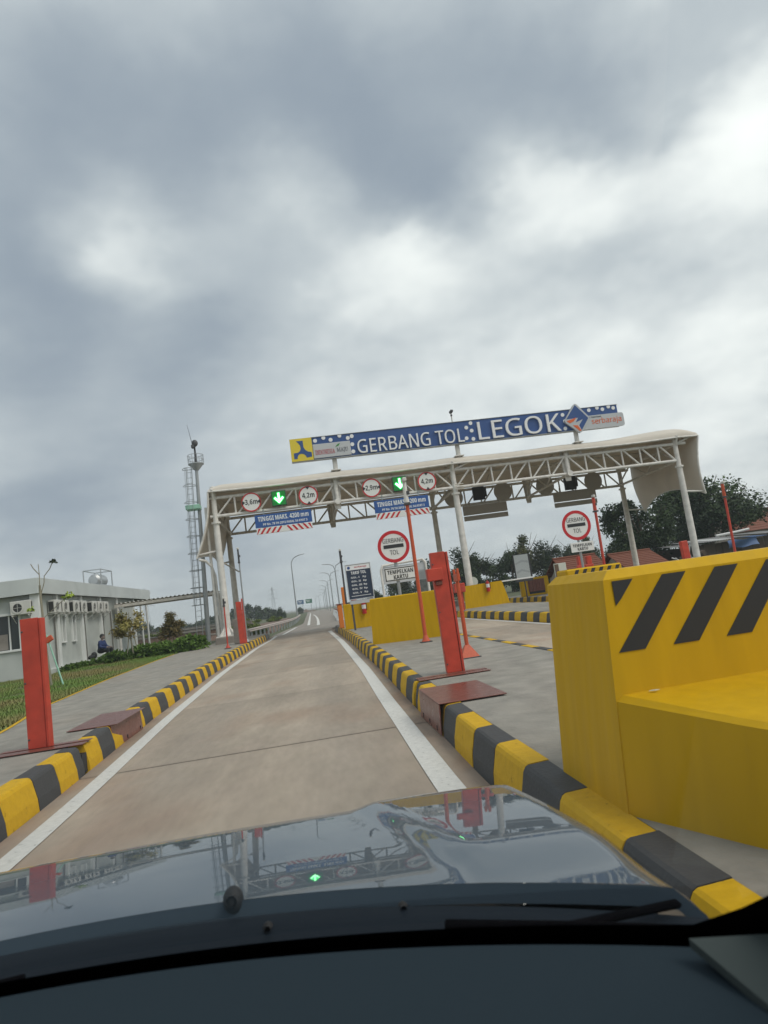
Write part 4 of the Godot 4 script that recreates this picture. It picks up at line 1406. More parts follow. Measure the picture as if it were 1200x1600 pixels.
func gate_sign() -> void:
	var t := thing("gate_sign", "long blue toll gate name board with white raised letters above the canopy", "sign board", Vector3(0, 8.145, ZF))
	gantry_place(t)
	var body := part("board", box_mesh(Vector3(7.46, 0, 0), Vector3(14.9, 0.98, 0.22), 0.015), M.sign_blue, t)
	var mb := MB.new()
	mb.box(Vector3(7.46, 0.495, 0.01), Vector3(14.94, 0.025, 0.26), 0.008)
	mb.box(Vector3(7.46, -0.5, 0.01), Vector3(14.94, 0.03, 0.26), 0.008)
	part("rim", mb, M.grey_steel, t)
	for x in [1.82, 7.3, 12.85]:
		mb = MB.new()
		mb.tube(Vector3(x, -1.7, -0.12), Vector3(x, -0.3, -0.12), 0.11, 0.10, 14)
		mb.box(Vector3(x, -1.02, -0.1), Vector3(0.42, 0.04, 0.42), 0.01)
		part("post", mb, M.white_steel, t)
	text("GERBANG TOL", 0.60, 4.75, 0.09, M.print_white, body, Vector3(5.24, -0.14, 0.15))
	text("LEGOK", 0.80, 3.82, 0.09, M.print_white, body, Vector3(10.18, -0.04, 0.15))
	# round white spots
	var spots := [[1.08, 0.33], [1.45, 0.42], [1.75, 0.30], [2.15, 0.44], [2.5, 0.30], [2.68, 0.36], [2.66, 0.0], [2.66, -0.32],
		[7.78, 0.18], [7.72, -0.3], [8.0, 0.36], [8.0, 0.02], [8.02, -0.36],
		[12.28, 0.28], [12.34, -0.02], [12.3, -0.36], [13.55, 0.36], [13.95, 0.43], [14.2, 0.34], [14.5, 0.43], [14.72, 0.35]]
	for q in spots:
		mb = MB.new()
		mb.prism(disc(0.085, 18, Vector2(q[0], q[1])), at_z(0, 0, 0.11), 0.02)
		part("spot", mb, M.print_white, t)
	# yellow square with the dark curved emblem
	var sq := part("emblem_plate", box_mesh(Vector3(0.46, 0, 0.125), Vector3(0.94, 0.99, 0.06), 0.01), M.sign_yellow, t)
	mb = MB.new()
	var e := func(poly: Array) -> void:
		mb.prism(poly, at_z(0.46, 0, 0.156), 0.006)
	var mark := []
	for q in [[0.28, 0.92], [0.60, 0.92], [0.60, 0.62], [0.66, 0.48], [0.78, 0.38], [0.95, 0.34], [0.95, 0.12], [0.70, 0.10], [0.66, 0.2], [0.58, 0.28], [0.46, 0.31], [0.36, 0.28], [0.29, 0.2], [0.27, 0.08], [0.12, 0.08], [0.12, 0.36], [0.30, 0.37], [0.42, 0.44], [0.47, 0.56], [0.45, 0.70], [0.38, 0.82]]:
		mark.append(Vector2(q[0] - 0.5, q[1] - 0.5) * 0.92)
	e.call(mark)
	part("emblem", mb, M.sign_blue, sq)
	# grey panel with the two coloured words
	var gp := part("grey_panel", box_mesh(Vector3(1.76, -0.14, 0.125), Vector3(1.62, 0.62, 0.05), 0.012), M.plate_grey, t)
	text("INDONESIA", 0.20, 0.84, 0.012, M.print_red, gp, Vector3(1.45, -0.20, 0.155), false, "lettering", "Droid Serif")
	text("MAJU", 0.22, 0.48, 0.012, M.print_grey, gp, Vector3(2.2, -0.20, 0.155), false, "lettering", "Droid Serif")
	mb = MB.new()
	mb.prism([Vector2(1.90, -0.05), Vector2(2.0, 0.06), Vector2(2.14, 0.12), Vector2(2.06, 0.0), Vector2(1.98, -0.02)], at_z(0, 0, 0.151), 0.008)
	part("leaf_mark", mb, M.print_green, gp)
	# right end: diamond emblem and the grey plate with the orange word
	var pl := MB.new()
	pl.prism(round_rect(2.3, 0.62, 0.1), at_z(13.95, -0.22, 0.112), 0.09)
	var plate := part("name_plate", pl, M.plate_grey, t)
	text("serbaraja", 0.34, 1.42, 0.012, M.print_orange, plate, Vector3(14.26, -0.22, 0.206), false)
	text("PT. Trans Bumi", 0.075, 0.62, 0.01, M.print_grey, plate, Vector3(13.72, 0.01, 0.206), true)
	var di := MB.new()
	di.prism([Vector2(12.28, -0.02), Vector2(12.78, 0.64), Vector2(12.88, 0.70), Vector2(12.98, 0.64), Vector2(13.46, 0.02), Vector2(13.44, -0.06), Vector2(13.0, -0.62), Vector2(12.9, -0.66), Vector2(12.32, -0.14)], at_z(0, 0, 0.13), 0.12)
	var dm := part("diamond", di, M.plate_grey, t)
	di = MB.new()
	di.prism([Vector2(12.36, 0.02), Vector2(12.87, 0.64), Vector2(13.40, -0.02), Vector2(13.0, -0.54), Vector2(12.92, -0.3), Vector2(13.14, -0.04), Vector2(12.78, -0.16), Vector2(12.92, 0.04)], at_z(0, 0, 0.245), 0.012)
	part("diamond_field", di, M.sign_blue, dm)
	di = MB.new()
	di.prism([Vector2(12.36, -0.06), Vector2(12.62, 0.0), Vector2(12.84, 0.06), Vector2(12.7, -0.1), Vector2(12.5, -0.18)], at_z(0, 0, 0.25), 0.012)
	di.prism([Vector2(12.62, -0.28), Vector2(12.84, -0.30), Vector2(12.98, -0.56), Vector2(12.9, -0.58)], at_z(0, 0, 0.25), 0.012)
	part("swoosh", di, M.print_orange, dm)

	# small camera mast rising over the board
	t = thing("camera_mast", "small mast with a camera rising behind the name board", "camera pole", Vector3(7.3, 7.4, ZF - 0.3))
	gantry_place(t)
	mb = MB.new()
	mb.tube(Vector3.ZERO, Vector3(0, 1.75, 0), 0.035, 0.03)
	part("mast", mb, M.white_steel, t)
	mb = MB.new()
	mb.box(Vector3(0.0, 1.82, 0.06), Vector3(0.14, 0.12, 0.3), 0.03)
	mb.box(Vector3(0.0, 1.66, 0.0), Vector3(0.08, 0.1, 0.08), 0.02)
	part("camera", mb, M.dark_steel, t)


func clearance_sign(label: String, words: String, x: float, sideways: bool, z := ZF + 0.16, y := 6.14) -> Node3D:
	var t := thing("clearance_sign", label, "road sign", Vector3(x, y, z), 0.0, "round clearance signs on the truss")
	gantry_place(t)
	var r := 0.41
	var mb := MB.new()
	mb.prism(disc(r, 40), at_z(0, 0, -0.01), 0.014)
	var d := part("disc", mb, M.sign_white, t)
	mb = MB.new()
	annulus(mb, r * 0.87, r, 0.0, 0.008, 40)
	var ring := part("ring", mb, M.sign_red, t)
	ring.position = Vector3(0, 0, 0.004)
	for s in [-1.0, 1.0]:
		mb = MB.new()
		var tri := [Vector2(r * 0.93 * s, -0.1), Vector2(r * 0.62 * s, 0.0), Vector2(r * 0.93 * s, 0.1)]
		if not sideways:
			tri = [Vector2(-0.1, r * 0.93 * s), Vector2(0.0, r * 0.62 * s), Vector2(0.1, r * 0.93 * s)]
		mb.prism(tri, at_z(0, 0, 0.012), 0.006)
		part("arrowhead", mb, M.print_black, t)
	text(words, 0.25, 0.52, 0.006, M.print_black, d, Vector3(0, -0.005, 0.007), true)
	for cy in [0.3, -0.3]:
		part("clamp", box_mesh(Vector3(0, cy, -0.05), Vector3(0.3, 0.04, 0.09)), M.grey_steel, t)
	return t


func lane_signal(label: String, x: float, group: String) -> void:
	var t := thing("lane_signal", label, "lane signal", Vector3(x, 6.16, ZF + 0.24), 0.0, group)
	gantry_place(t)
	part("case", box_mesh(Vector3(0, 0, -0.07), Vector3(0.62, 0.64, 0.16), 0.015), M.dark_steel, t)
	part("light_panel", box_mesh(Vector3(0, 0, 0.014), Vector3(0.57, 0.59, 0.012), 0.003), M.light_green_panel, t)
	var arrow := [Vector2(-0.035, 0.22), Vector2(0.035, 0.22), Vector2(0.035, -0.06), Vector2(0.15, 0.05), Vector2(0.20, 0.0), Vector2(0.0, -0.22), Vector2(-0.20, 0.0), Vector2(-0.15, 0.05), Vector2(-0.035, -0.06)]
	var big := []
	var p2 := Geometry2D.offset_polygon(PackedVector2Array(arrow), 0.028)
	for q in p2[0]:
		big.append(q)
	var mb := MB.new()
	mb.prism(big, at_z(0, 0, 0.0202), 0.004)
	part("light_edge", mb, M.light_arrow_edge, t)
	mb = MB.new()
	mb.prism(arrow, at_z(0, 0, 0.0245), 0.004)
	part("light_arrow", mb, M.light_arrow, t)
	var l := OmniLight3D.new()
	l.name = "glow"
	l.light_color = Color(0.3, 1.0, 0.5)
	l.light_energy = 0.12
	l.light_size = 0.2
	l.omni_range = 12.0
	l.omni_attenuation = 2.0
	l.shadow_enabled = true
	l.position = Vector3(0, 0, 0.12)
	t.add_child(l)


func height_board(label: String, x: float, group: String) -> void:
	var t := thing("height_board", label, "sign board", Vector3(x, 5.28, ZF + 0.14), 0.0, group)
	gantry_place(t)
	var b := part("board", box_mesh(Vector3.ZERO, Vector3(2.38, 0.54, 0.05), 0.008), M.board_blue, t)
	text("TINGGI MAKS. 4200 mm", 0.20, 2.12, 0.008, M.print_white, b, Vector3(0, 0.09, 0.028), true)
	text("PP No. 79 TH 2013 PASAL 54 AYAT 3", 0.10, 1.85, 0.006, M.print_white, b, Vector3(0.06, -0.15, 0.028), true)
	part("hazard_board", box_mesh(Vector3(0, -0.42, 0), Vector3(2.34, 0.25, 0.05), 0.006), M.sign_white, t)
	for s in [-1.0, 1.0]:
		for i in 5:
			var mb := MB.new()
			var a: float = 0.06 + 0.225 * i
			mb.prism([Vector2(s * (a + 0.02), -0.30), Vector2(s * (a + 0.12), -0.30), Vector2(s * minf(a + 0.30, 1.16), -0.54), Vector2(s * minf(a + 0.20, 1.14), -0.54)], at_z(0, 0, 0.0255), 0.003)
			part("hazard_stripe", mb, M.sign_red, t)
	for q in [-0.8, 0.8]:
		var h := MB.new()
		h.box(Vector3(q, 0.04, -0.05), Vector3(0.05, 0.94, 0.04))
		part("hanger", h, M.grey_steel, t)


func canopy_signs() -> void:
	clearance_sign("leftmost round clearance sign reading 3,6m", "3,6m", -1.9, true)
	clearance_sign("round sign reading 4,2m right of the first green arrow", "4,2m", 0.5, false)
	clearance_sign("round clearance sign reading 2,9m left of the second green arrow", "2,9m", 3.22, true)
	clearance_sign("round sign reading 4,2m beside the middle canopy column", "4,2m", 5.66, false)
	lane_signal("first lit green arrow signal, over the car's lane", -0.74, "green arrow lane signals")
	lane_signal("second lit green arrow signal, behind the orange camera pole's tip", 4.45, "green arrow lane signals")
	height_board("left blue maximum height board with a red striped strip, over the car's lane", -0.65, "blue maximum height boards")
	height_board("right blue maximum height board crossed by the orange camera pole", 4.42, "blue maximum height boards")
	# the signs for traffic the other way show their backs
	var where := [[8.15, 6.1], [10.85, 6.12], [13.2, 6.12], [15.92, 6.08]]
	var which := ["back of the round sign beside the middle column", "back of the round sign right of the first dark box", "back of the round sign left of the second dark box", "back of the rightmost round sign on the rear truss"]
	for i in 4:
		var t := thing("sign_back", which[i], "road sign", Vector3(where[i][0], where[i][1], ZR + 0.16), 0.0, "round sign backs on the rear truss")
		gantry_place(t)
		var mb := MB.new()
		mb.prism(disc(0.5, 36), at_z(0, 0, -0.03), 0.02)
		part("disc", mb, M.sign_back, t)
		for y in [0.18, -0.18]:
			part("rail", box_mesh(Vector3(0, y, 0.01), Vector3(0.8, 0.05, 0.03)), M.sign_back, t)
	for i in 2:
		var t := thing("signal_box", ["dark signal box on the rear truss over the third lane", "dark signal box on the rear truss farther right"][i], "lane signal", Vector3([9.5, 14.58][i], [6.16, 6.1][i], ZR + 0.2), 0.0, "dark signal boxes seen from behind")
		gantry_place(t)
		part("case", box_mesh(Vector3(0, 0, 0), Vector3(0.62, 0.7, 0.2), 0.02), M.stripe_black, t)
		part("visor", box_mesh(Vector3(0.36, 0.05, -0.1), Vector3(0.2, 0.5, 0.14), 0.02), M.dark_steel, t)
	for i in 2:
		var t := thing("height_board", ["grey back of the height board over the third lane", "grey back of the height board behind the right-hand round sign"][i], "sign board", Vector3([9.74, 14.75][i], [5.32, 5.42][i], ZR + 0.14), 0.0, "grey backs of height boards")
		gantry_place(t)
		var p := part("board", box_mesh(Vector3.ZERO, Vector3(2.4, 0.5, 0.05), 0.008), M.sign_back, t)
		for k in 2:
			part("rail", box_mesh(Vector3(0, 0.12 - 0.24 * k, 0.035), Vector3(2.36, 0.03, 0.02)), M.sign_back, p)
		part("lower_board", box_mesh(Vector3(0, -0.42, 0), Vector3(2.4, 0.25, 0.05), 0.008), M.sign_back, t)
		for q in [-0.8, 0.8]:
			part("hanger", box_mesh(Vector3(q, 0.33, 0), Vector3(0.05, 0.3, 0.04)), M.sign_back, t)


# ------------------------------------------------------------------ the office on the left
func ac_unit(label: String, at: Vector3, turn: float) -> void:
	var t := thing("air_conditioner", label, "air conditioner", at, turn, "outdoor units under the office eave")
	part("case", box_mesh(Vector3(0, 0.28, 0.16), Vector3(0.78, 0.54, 0.28), 0.02), M.ac_white, t)
	var mb := MB.new()
	annulus(mb, 0.17, 0.22, 0.0, 0.02, 22)
	mb.box(Vector3(0, 0, 0.012), Vector3(0.4, 0.012, 0.01))
	mb.box(Vector3(0, 0, 0.012), Vector3(0.012, 0.4, 0.01))
	var g := part("fan_grille", mb, M.ac_white, t)
	g.position = Vector3(-0.1, 0.28, 0.302)
	mb = MB.new()
	mb.prism(disc(0.18, 20, Vector2(-0.1, 0.28)), at_z(0, 0, 0.3005), 0.003)
	part("fan", mb, M.ac_dark, t)
	for s in [-0.4, 0.4]:
		part("side_grille", box_mesh(Vector3(s * 1.003, 0.28, 0.16), Vector3(0.008, 0.4, 0.2)), M.ac_dark, t)
	for x in [-0.3, 0.3]:
		mb = MB.new()
		mb.box(Vector3(x, -0.02, 0.17), Vector3(0.04, 0.04, 0.36))
		mb.tube(Vector3(x, -0.3, 0.0), Vector3(x, -0.03, 0.33), 0.014, 0.014, 6)
		part("bracket", mb, M.ac_white, t)


func office() -> void:
	var t := thing("office_building", "low white toll office with a deep grey fascia and narrow windows", "building", Vector3(-10.7, 0.0, -28.2))
	# x = 0 is the side wall, z = 0 the front wall
	var w := MB.new()
	# side wall pierced by two narrow windows
	var holes := [[-2.55, -2.85], [-3.85, -4.15]]
	var z0 := 0.0
	for q in holes:
		w.box(Vector3(-0.12, 1.85, (z0 + q[0]) / 2.0), Vector3(0.24, 3.3, z0 - q[0]))
		w.box(Vector3(-0.12, 0.83, (q[0] + q[1]) / 2.0), Vector3(0.238, 1.26, q[0] - q[1]))
		w.box(Vector3(-0.12, 3.05, (q[0] + q[1]) / 2.0), Vector3(0.238, 0.9, q[0] - q[1]))
		z0 = q[1]
	w.box(Vector3(-0.12, 1.85, (z0 - 14.8) / 2.0), Vector3(0.24, 3.3, z0 + 14.8))
	part("side_wall", w, M.building_white, t)
	for q in holes:
		var f := MB.new()
		var zc: float = (q[0] + q[1]) / 2.0
		f.box(Vector3(0.03, 2.62, zc), Vector3(0.12, 0.06, 0.46), 0.01)
		f.box(Vector3(0.03, 1.44, zc), Vector3(0.14, 0.06, 0.46), 0.01)
		for s in [-0.19, 0.19]:
			f.box(Vector3(0.03, 2.03, zc + s), Vector3(0.12, 1.13, 0.06), 0.01)
		var win := part("window", f, M.building_trim, t)
		part("pane", box_mesh(Vector3(-0.08, 2.03, zc), Vector3(0.01, 1.14, 0.30)), M.window_dark, win)
	# front wall with a wide window
	w = MB.new()
	w.box(Vector3(-0.42, 1.85, -0.12), Vector3(0.36, 3.3, 0.24))
	w.box(Vector3(-6.5, 1.85, -0.12), Vector3(9.0, 3.3, 0.24))
	w.box(Vector3(-1.3, 0.78, -0.12), Vector3(1.4, 1.16, 0.238))
	w.box(Vector3(-1.3, 3.15, -0.12), Vector3(1.4, 0.7, 0.238))
	part("front_wall", w, M.building_white, t)
	var fr := MB.new()
	fr.box(Vector3(-1.3, 2.80, 0.0), Vector3(1.52, 0.09, 0.14), 0.01)
	fr.box(Vector3(-1.3, 1.38, 0.0), Vector3(1.52, 0.09, 0.16), 0.01)
	fr.box(Vector3(-0.62, 2.09, 0.0), Vector3(0.09, 1.34, 0.14), 0.01)
	fr.box(Vector3(-1.98, 2.09, 0.0), Vector3(0.09, 1.34, 0.14), 0.01)
	var wn := part("window", fr, M.building_trim, t)
	part("pane", box_mesh(Vector3(-1.3, 2.09, -0.1), Vector3(1.3, 1.36, 0.01)), M.window_dark, wn)
	part("mullion", box_mesh(Vector3(-1.05, 2.09, -0.06), Vector3(0.05, 1.34, 0.05)), M.building_trim, wn)
	part("blind", box_mesh(Vector3(-1.5, 1.75, -0.09), Vector3(0.7, 0.6, 0.006)), M.block_wall, wn)
	part("corner_post", box_mesh(Vector3(0.03, 1.85, 0.03), Vector3(0.34, 3.32, 0.34), 0.01), M.building_trim, t)
	for z in [-2.0, -5.1, -8.0, -11.0, -14.6]:
		part("pilaster", box_mesh(Vector3(0.06, 1.85, z), Vector3(0.14, 3.3, 0.24), 0.01), M.building_trim, t)
	for z in [-1.7, -5.5, -8.4, -9.8]:
		var pp := MB.new()
		pp.tube(Vector3(0.06, 0.3, z), Vector3(0.06, 2.75, z), 0.03, 0.03, 8)
		part("drain_pipe", pp, M.kerb_grey, t)
	part("plinth", box_mesh(Vector3(0.14, 0.3, -7.5), Vector3(0.4, 0.34, 14.8), 0.02), M.building_white, t)
	# roof: a deep fascia all round and a dark soffit under it
	var r := MB.new()
	r.box(Vector3(0.26, 3.78, -9.0), Vector3(0.06, 0.62, 18.6), 0.006)
	r.box(Vector3(-5.4, 3.78, 0.33), Vector3(11.3, 0.62, 0.06), 0.006)
	part("fascia", r, M.fascia_grey, t)
	r = MB.new()
	r.hexa([Vector3(0.22, 4.05, 0.29), Vector3(0.22, 4.05, -18.3), Vector3(-11.0, 4.05, -18.3), Vector3(-11.0, 4.05, 0.29), Vector3(0.0, 4.12, 0.0), Vector3(0.0, 4.12, -18.0), Vector3(-11.0, 4.3, -18.0), Vector3(-11.0, 4.3, 0.0)])
	part("roof", r, M.fascia_grey, t)
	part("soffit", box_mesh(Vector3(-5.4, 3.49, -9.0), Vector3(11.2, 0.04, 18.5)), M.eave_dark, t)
	for z in [-16.5, -18.0]:
		r = MB.new()
		r.tube(Vector3(0.05, 0.2, z), Vector3(0.05, 3.5, z), 0.06, 0.06, 10)
		part("porch_post", r, M.building_trim, t)

	ac_unit("air conditioner on the office front, over the left red post", Vector3(-11.15, 2.72, -28.18), 0.0)
	var zz := [-29.7, -30.65, -32.0, -33.05, -34.6, -35.55, -36.5]
	var nm := ["air conditioner nearest the corner on the office side", "air conditioner second from the corner, left of the first narrow window", "air conditioner above the pair of narrow windows", "air conditioner right of the pair of narrow windows", "first of the three air conditioners hung close together", "middle one of the three air conditioners hung close together", "last of the three air conditioners, farthest from the corner"]
	for i in 7:
		ac_unit(nm[i], Vector3(-10.68, 2.68, zz[i]), PI / 2.0)

	# steel water tank on the roof
	t = thing("water_tank", "shiny horizontal steel water tank on the office roof", "water tank", Vector3(-11.3, 4.1, -38.6))
	var mb := MB.new()
	mb.lathe([[0.0, -0.75], [0.2, -0.74], [0.32, -0.66], [0.35, -0.55], [0.35, 0.55], [0.32, 0.66], [0.2, 0.74], [0.0, 0.75]], Transform3D(Basis(Vector3.UP, Vector3.FORWARD, Vector3.RIGHT), Vector3(0, 0.42, 0)), 24)
	part("tank", mb, M.galvanised, t)
	mb = MB.new()
	for z in [-1.0, 1.0]:
		for x in [-0.45, 0.45]:
			mb.tube(Vector3(x, 0, z), Vector3(x, 0.95, z), 0.03, 0.03, 6)
		mb.tube(Vector3(-0.45, 0.95, z), Vector3(0.45, 0.95, z), 0.03, 0.03, 6)
		mb.tube(Vector3(-0.45, 0.1, z), Vector3(0.45, 0.1, z), 0.03, 0.03, 6)
	for x in [-0.45, 0.45]:
		mb.tube(Vector3(x, 0.95, -1.0), Vector3(x, 0.95, 1.0), 0.03, 0.03, 6)
		mb.tube(Vector3(x, 0.1, -1.0), Vector3(x, 0.1, 1.0), 0.03, 0.03, 6)
	part("frame", mb, M.galvanised, t)

	# covered walk from the office to the canopy
	t = thing("covered_walk", "covered walk with a thin corrugated roof on white posts", "shelter", Vector3(-10.2, 0.0, -38.3))
	mb = MB.new()
	mb.sheet(120, 1, func(u, v): return Vector3(lerpf(-0.3, 5.15, u), 3.12 + 0.035 * sin(u * TAU * 24.0), lerpf(0.0, -1.9, v)), Vector3.UP)
	mb.sheet(120, 1, func(u, v): return Vector3(lerpf(-0.3, 5.15, u), 3.10 + 0.035 * sin(u * TAU * 24.0), lerpf(0.0, -1.9, v)), Vector3.DOWN)
	part("corrugated_roof", mb, M.beige_steel, t)
	mb = MB.new()
	mb.box(Vector3(2.4, 2.98, -0.05), Vector3(5.4, 0.16, 0.06), 0.01)
	mb.box(Vector3(2.4, 2.98, -1.85), Vector3(5.4, 0.16, 0.06), 0.01)
	for i in 6:
		mb.box(Vector3(0.0 + i, 3.0, -0.95), Vector3(0.05, 0.08, 1.8))
	part("beam", mb, M.beige_steel, t)
	for q in [[5.0, -0.1], [5.12, -1.7], [-0.15, -0.1]]:
		mb = MB.new()
		mb.tube(Vector3(q[0], 0.0, q[1]), Vector3(q[0], 3.0, q[1]), 0.075, 0.075, 12)
		mb.lathe([[0.2, 0.25], [0.2, 0.28], [0.09, 0.48]], at_z(q[0], 0, q[1]), 12)
		part("post", mb, M.white_steel, t)

	# light mast with a caged ladder
	t = thing("light_mast", "tall grey light mast with a caged ladder and a small round platform", "mast", Vector3(-5.55, 0.0, -37.0))
	mb = MB.new()
	mb.tube(Vector3(0.02, 0, 0), Vector3(0.35, 10.1, 0), 0.135, 0.085, 14)
	part("shaft", mb, M.grey_steel, t)
	mb = MB.new()
	for s in [-0.42, -0.12]:
		mb.tube(Vector3(s - 0.1, 0.6, 0.1), Vector3(s + 0.22, 9.9, 0.1), 0.022, 0.022, 6)
	for i in 30:
		var y := 0.9 + i * 0.3
		mb.tube(Vector3(-0.52 + y * 0.032, y, 0.1), Vector3(-0.2 + y * 0.032, y, 0.1), 0.012, 0.012, 5)
	part("ladder", mb, M.grey_steel, t)
	mb = MB.new()
	for i in 9:
		var y := 2.4 + i * 0.92
		var pts := []
		for q in 9:
			var a := PI * q / 8.0
			pts.append(Vector3(-0.36 + y * 0.032 + cos(a) * 0.34, y, 0.1 + sin(a) * 0.55))
		mb.path(pts, 0.016, 5)
		mb.tube(Vector3(-0.7 + y * 0.032, y, 0.1), Vector3(0.0 + y * 0.032, y, 0.0), 0.018, 0.018, 5)
	for a in [0.35, 0.5, 0.65]:
		mb.tube(Vector3(-0.36 + cos(PI * a) * 0.34 + 0.08, 2.4, 0.1 + sin(PI * a) * 0.55), Vector3(-0.36 + cos(PI * a) * 0.34 + 0.31, 9.8, 0.1 + sin(PI * a) * 0.55), 0.012, 0.012, 5)
	part("ladder_cage", mb, M.grey_steel, t)
	mb = MB.new()
	mb.lathe([[0.12, 9.7], [0.38, 10.02], [0.42, 10.02], [0.42, 10.07], [0.0, 10.07]], at_z(0.35, 0, 0), 18)
	part("platform", mb, M.grey_steel, t)
	mb = MB.new()
	for q in 10:
		var a := TAU * q / 10.0
		mb.tube(Vector3(0.35 + cos(a) * 0.42, 10.05, sin(a) * 0.42), Vector3(0.35 + cos(a) * 0.42, 10.55, sin(a) * 0.42), 0.014, 0.014, 5)
		var b := TAU * (q + 1) / 10.0
		for y in [10.3, 10.55]:
			mb.tube(Vector3(0.35 + cos(a) * 0.42, y, sin(a) * 0.42), Vector3(0.35 + cos(b) * 0.42, y, sin(b) * 0.42), 0.014, 0.014, 5)
	part("railing", mb, M.grey_steel, t)
	mb = MB.new()
	mb.tube(Vector3(0.35, 10.05, 0), Vector3(0.36, 11.1, 0), 0.06, 0.05, 10)
	mb.ball(Vector3(0.40, 11.2, 0.08), Vector3(0.17, 0.2, 0.12), 14, 8)
	mb.box(Vector3(0.28, 11.02, 0.1), Vector3(0.16, 0.2, 0.2), 0.03)
	part("lamp_head", mb, M.dark_steel, t)
	mb = MB.new()
	mb.tube(Vector3(0.28, 11.0, 0), Vector3(0.08, 12.3, 0), 0.018, 0.008, 6)
	part("lightning_rod", mb, M.dark_steel, t)
	part("rest_platform", box_mesh(Vector3(0.0, 7.62, 0.2), Vector3(0.75, 0.24, 0.7), 0.02), M.mint_paint, t)

	# things lying by the wall
	t = thing("bag", "black bag lying on the office plinth beside the seated person", "bag", Vector3(-10.5, 0.47, -33.9))
	mb = MB.new()
	mb.ball(Vector3(0, 0.09, 0), Vector3(0.16, 0.11, 0.3), 14, 8)
	mb.ball(Vector3(0.02, 0.16, -0.28), Vector3(0.13, 0.16, 0.17), 14, 8)
	part("body", mb, M.rubber, t)
	mb = MB.new()
	mb.path([Vector3(0.0, 0.19, -0.12), Vector3(0.03, 0.30, 0.0), Vector3(0.0, 0.19, 0.12)], 0.012, 6)
	part("handle", mb, M.rubber, t)


# ------------------------------------------------------------------ the seated person
func capsule(p: Vector3, a: Vector3, b: Vector3, ra: float, rb: float) -> float:
	var ab := b - a
	var k := clampf((p - a).dot(ab) / ab.length_squared(), 0.0, 1.0)
	return (p - a - ab * k).length() - lerpf(ra, rb, k)


func skin_field(mb: MB, bones: Array, cell: float, blend: float) -> void:
	# surface nets over tapered capsules joined by a smooth minimum; each bone carries its colour
	var lo := Vector3.INF
	var hi := -Vector3.INF
	for b in bones:
		var r: float = maxf(b[2], b[3]) + blend + cell * 2.0
		lo = lo.min(b[0].min(b[1]) - Vector3(r, r, r))
		hi = hi.max(b[0].max(b[1]) + Vector3(r, r, r))
	var dim := Vector3i((hi - lo) / cell) + Vector3i.ONE * 2
	var val := PackedFloat32Array()
	val.resize(dim.x * dim.y * dim.z)
	var shade := PackedColorArray()
	shade.resize(val.size())
	var at := func(x: int, y: int, z: int) -> int: return (z * dim.y + y) * dim.x + x
	for z in dim.z:
		for y in dim.y:
			for x in dim.x:
				var p := lo + Vector3(x, y, z) * cell
				var s := 0.0
				var best := 1e9
				var who := Color.WHITE
				for b in bones:
					var d := capsule(p, b[0], b[1], b[2], b[3])
					if d < best:
						best = d
						who = b[4]
					s += exp(-d / blend * 2.0)
				var k: int = at.call(x, y, z)
				val[k] = -log(maxf(s, 1e-30)) * blend / 2.0
				shade[k] = who
	var vert := {}
	var grad := {}
	var tone := {}
	for z in dim.z - 1:
		for y in dim.y - 1:
			for x in dim.x - 1:
				var sum := Vector3.ZERO
				var n := 0
				var inside := 0
				var vs := []
				for q in 8:
					var o := Vector3i(q & 1, (q >> 1) & 1, (q >> 2) & 1)
					var f: float = val[at.call(x + o.x, y + o.y, z + o.z)]
					vs.append(f)
					if f < 0.0:
						inside += 1
				if inside == 0 or inside == 8:
					continue
				for e in [[0, 1], [2, 3], [4, 5], [6, 7], [0, 2], [1, 3], [4, 6], [5, 7], [0, 4], [1, 5], [2, 6], [3, 7]]:
					var fa: float = vs[e[0]]
					var fb: float = vs[e[1]]
					if (fa < 0.0) != (fb < 0.0):
						var k := fa / (fa - fb)
						var pa := Vector3(e[0] & 1, (e[0] >> 1) & 1, (e[0] >> 2) & 1)
						var pb := Vector3(e[1] & 1, (e[1] >> 1) & 1, (e[1] >> 2) & 1)
						sum += pa.lerp(pb, k)
						n += 1
				var key := Vector3i(x, y, z)
				vert[key] = lo + (Vector3(x, y, z) + sum / n) * cell
				grad[key] = Vector3(vs[1] + vs[3] + vs[5] + vs[7] - vs[0] - vs[2] - vs[4] - vs[6], vs[2] + vs[3] + vs[6] + vs[7] - vs[0] - vs[1] - vs[4] - vs[5], vs[4] + vs[5] + vs[6] + vs[7] - vs[0] - vs[1] - vs[2] - vs[3]).normalized()
				tone[key] = shade[at.call(x, y, z)]
	for key in vert:
		for axis in 3:
			var st := Vector3i.ZERO
			st[axis] = 1
			var u := Vector3i.ZERO
			u[(axis + 1) % 3] = 1
			var w := Vector3i.ZERO
			w[(axis + 2) % 3] = 1
			var a: float = val[at.call(key.x, key.y, key.z)]
			var nx: Vector3i = key + st
			var b: float = val[at.call(nx.x, nx.y, nx.z)]
			if (a < 0.0) == (b < 0.0):
				continue
			var k := [key, key - u, key - u - w, key - w]
			if not (vert.has(k[1]) and vert.has(k[2]) and vert.has(k[3])):
				continue
			mb.tint(tone[key])
			mb.tri_n(vert[k[0]], vert[k[1]], vert[k[2]], grad[k[0]], grad[k[1]], grad[k[2]])
			mb.tri_n(vert[k[0]], vert[k[2]], vert[k[3]], grad[k[0]], grad[k[2]], grad[k[3]])


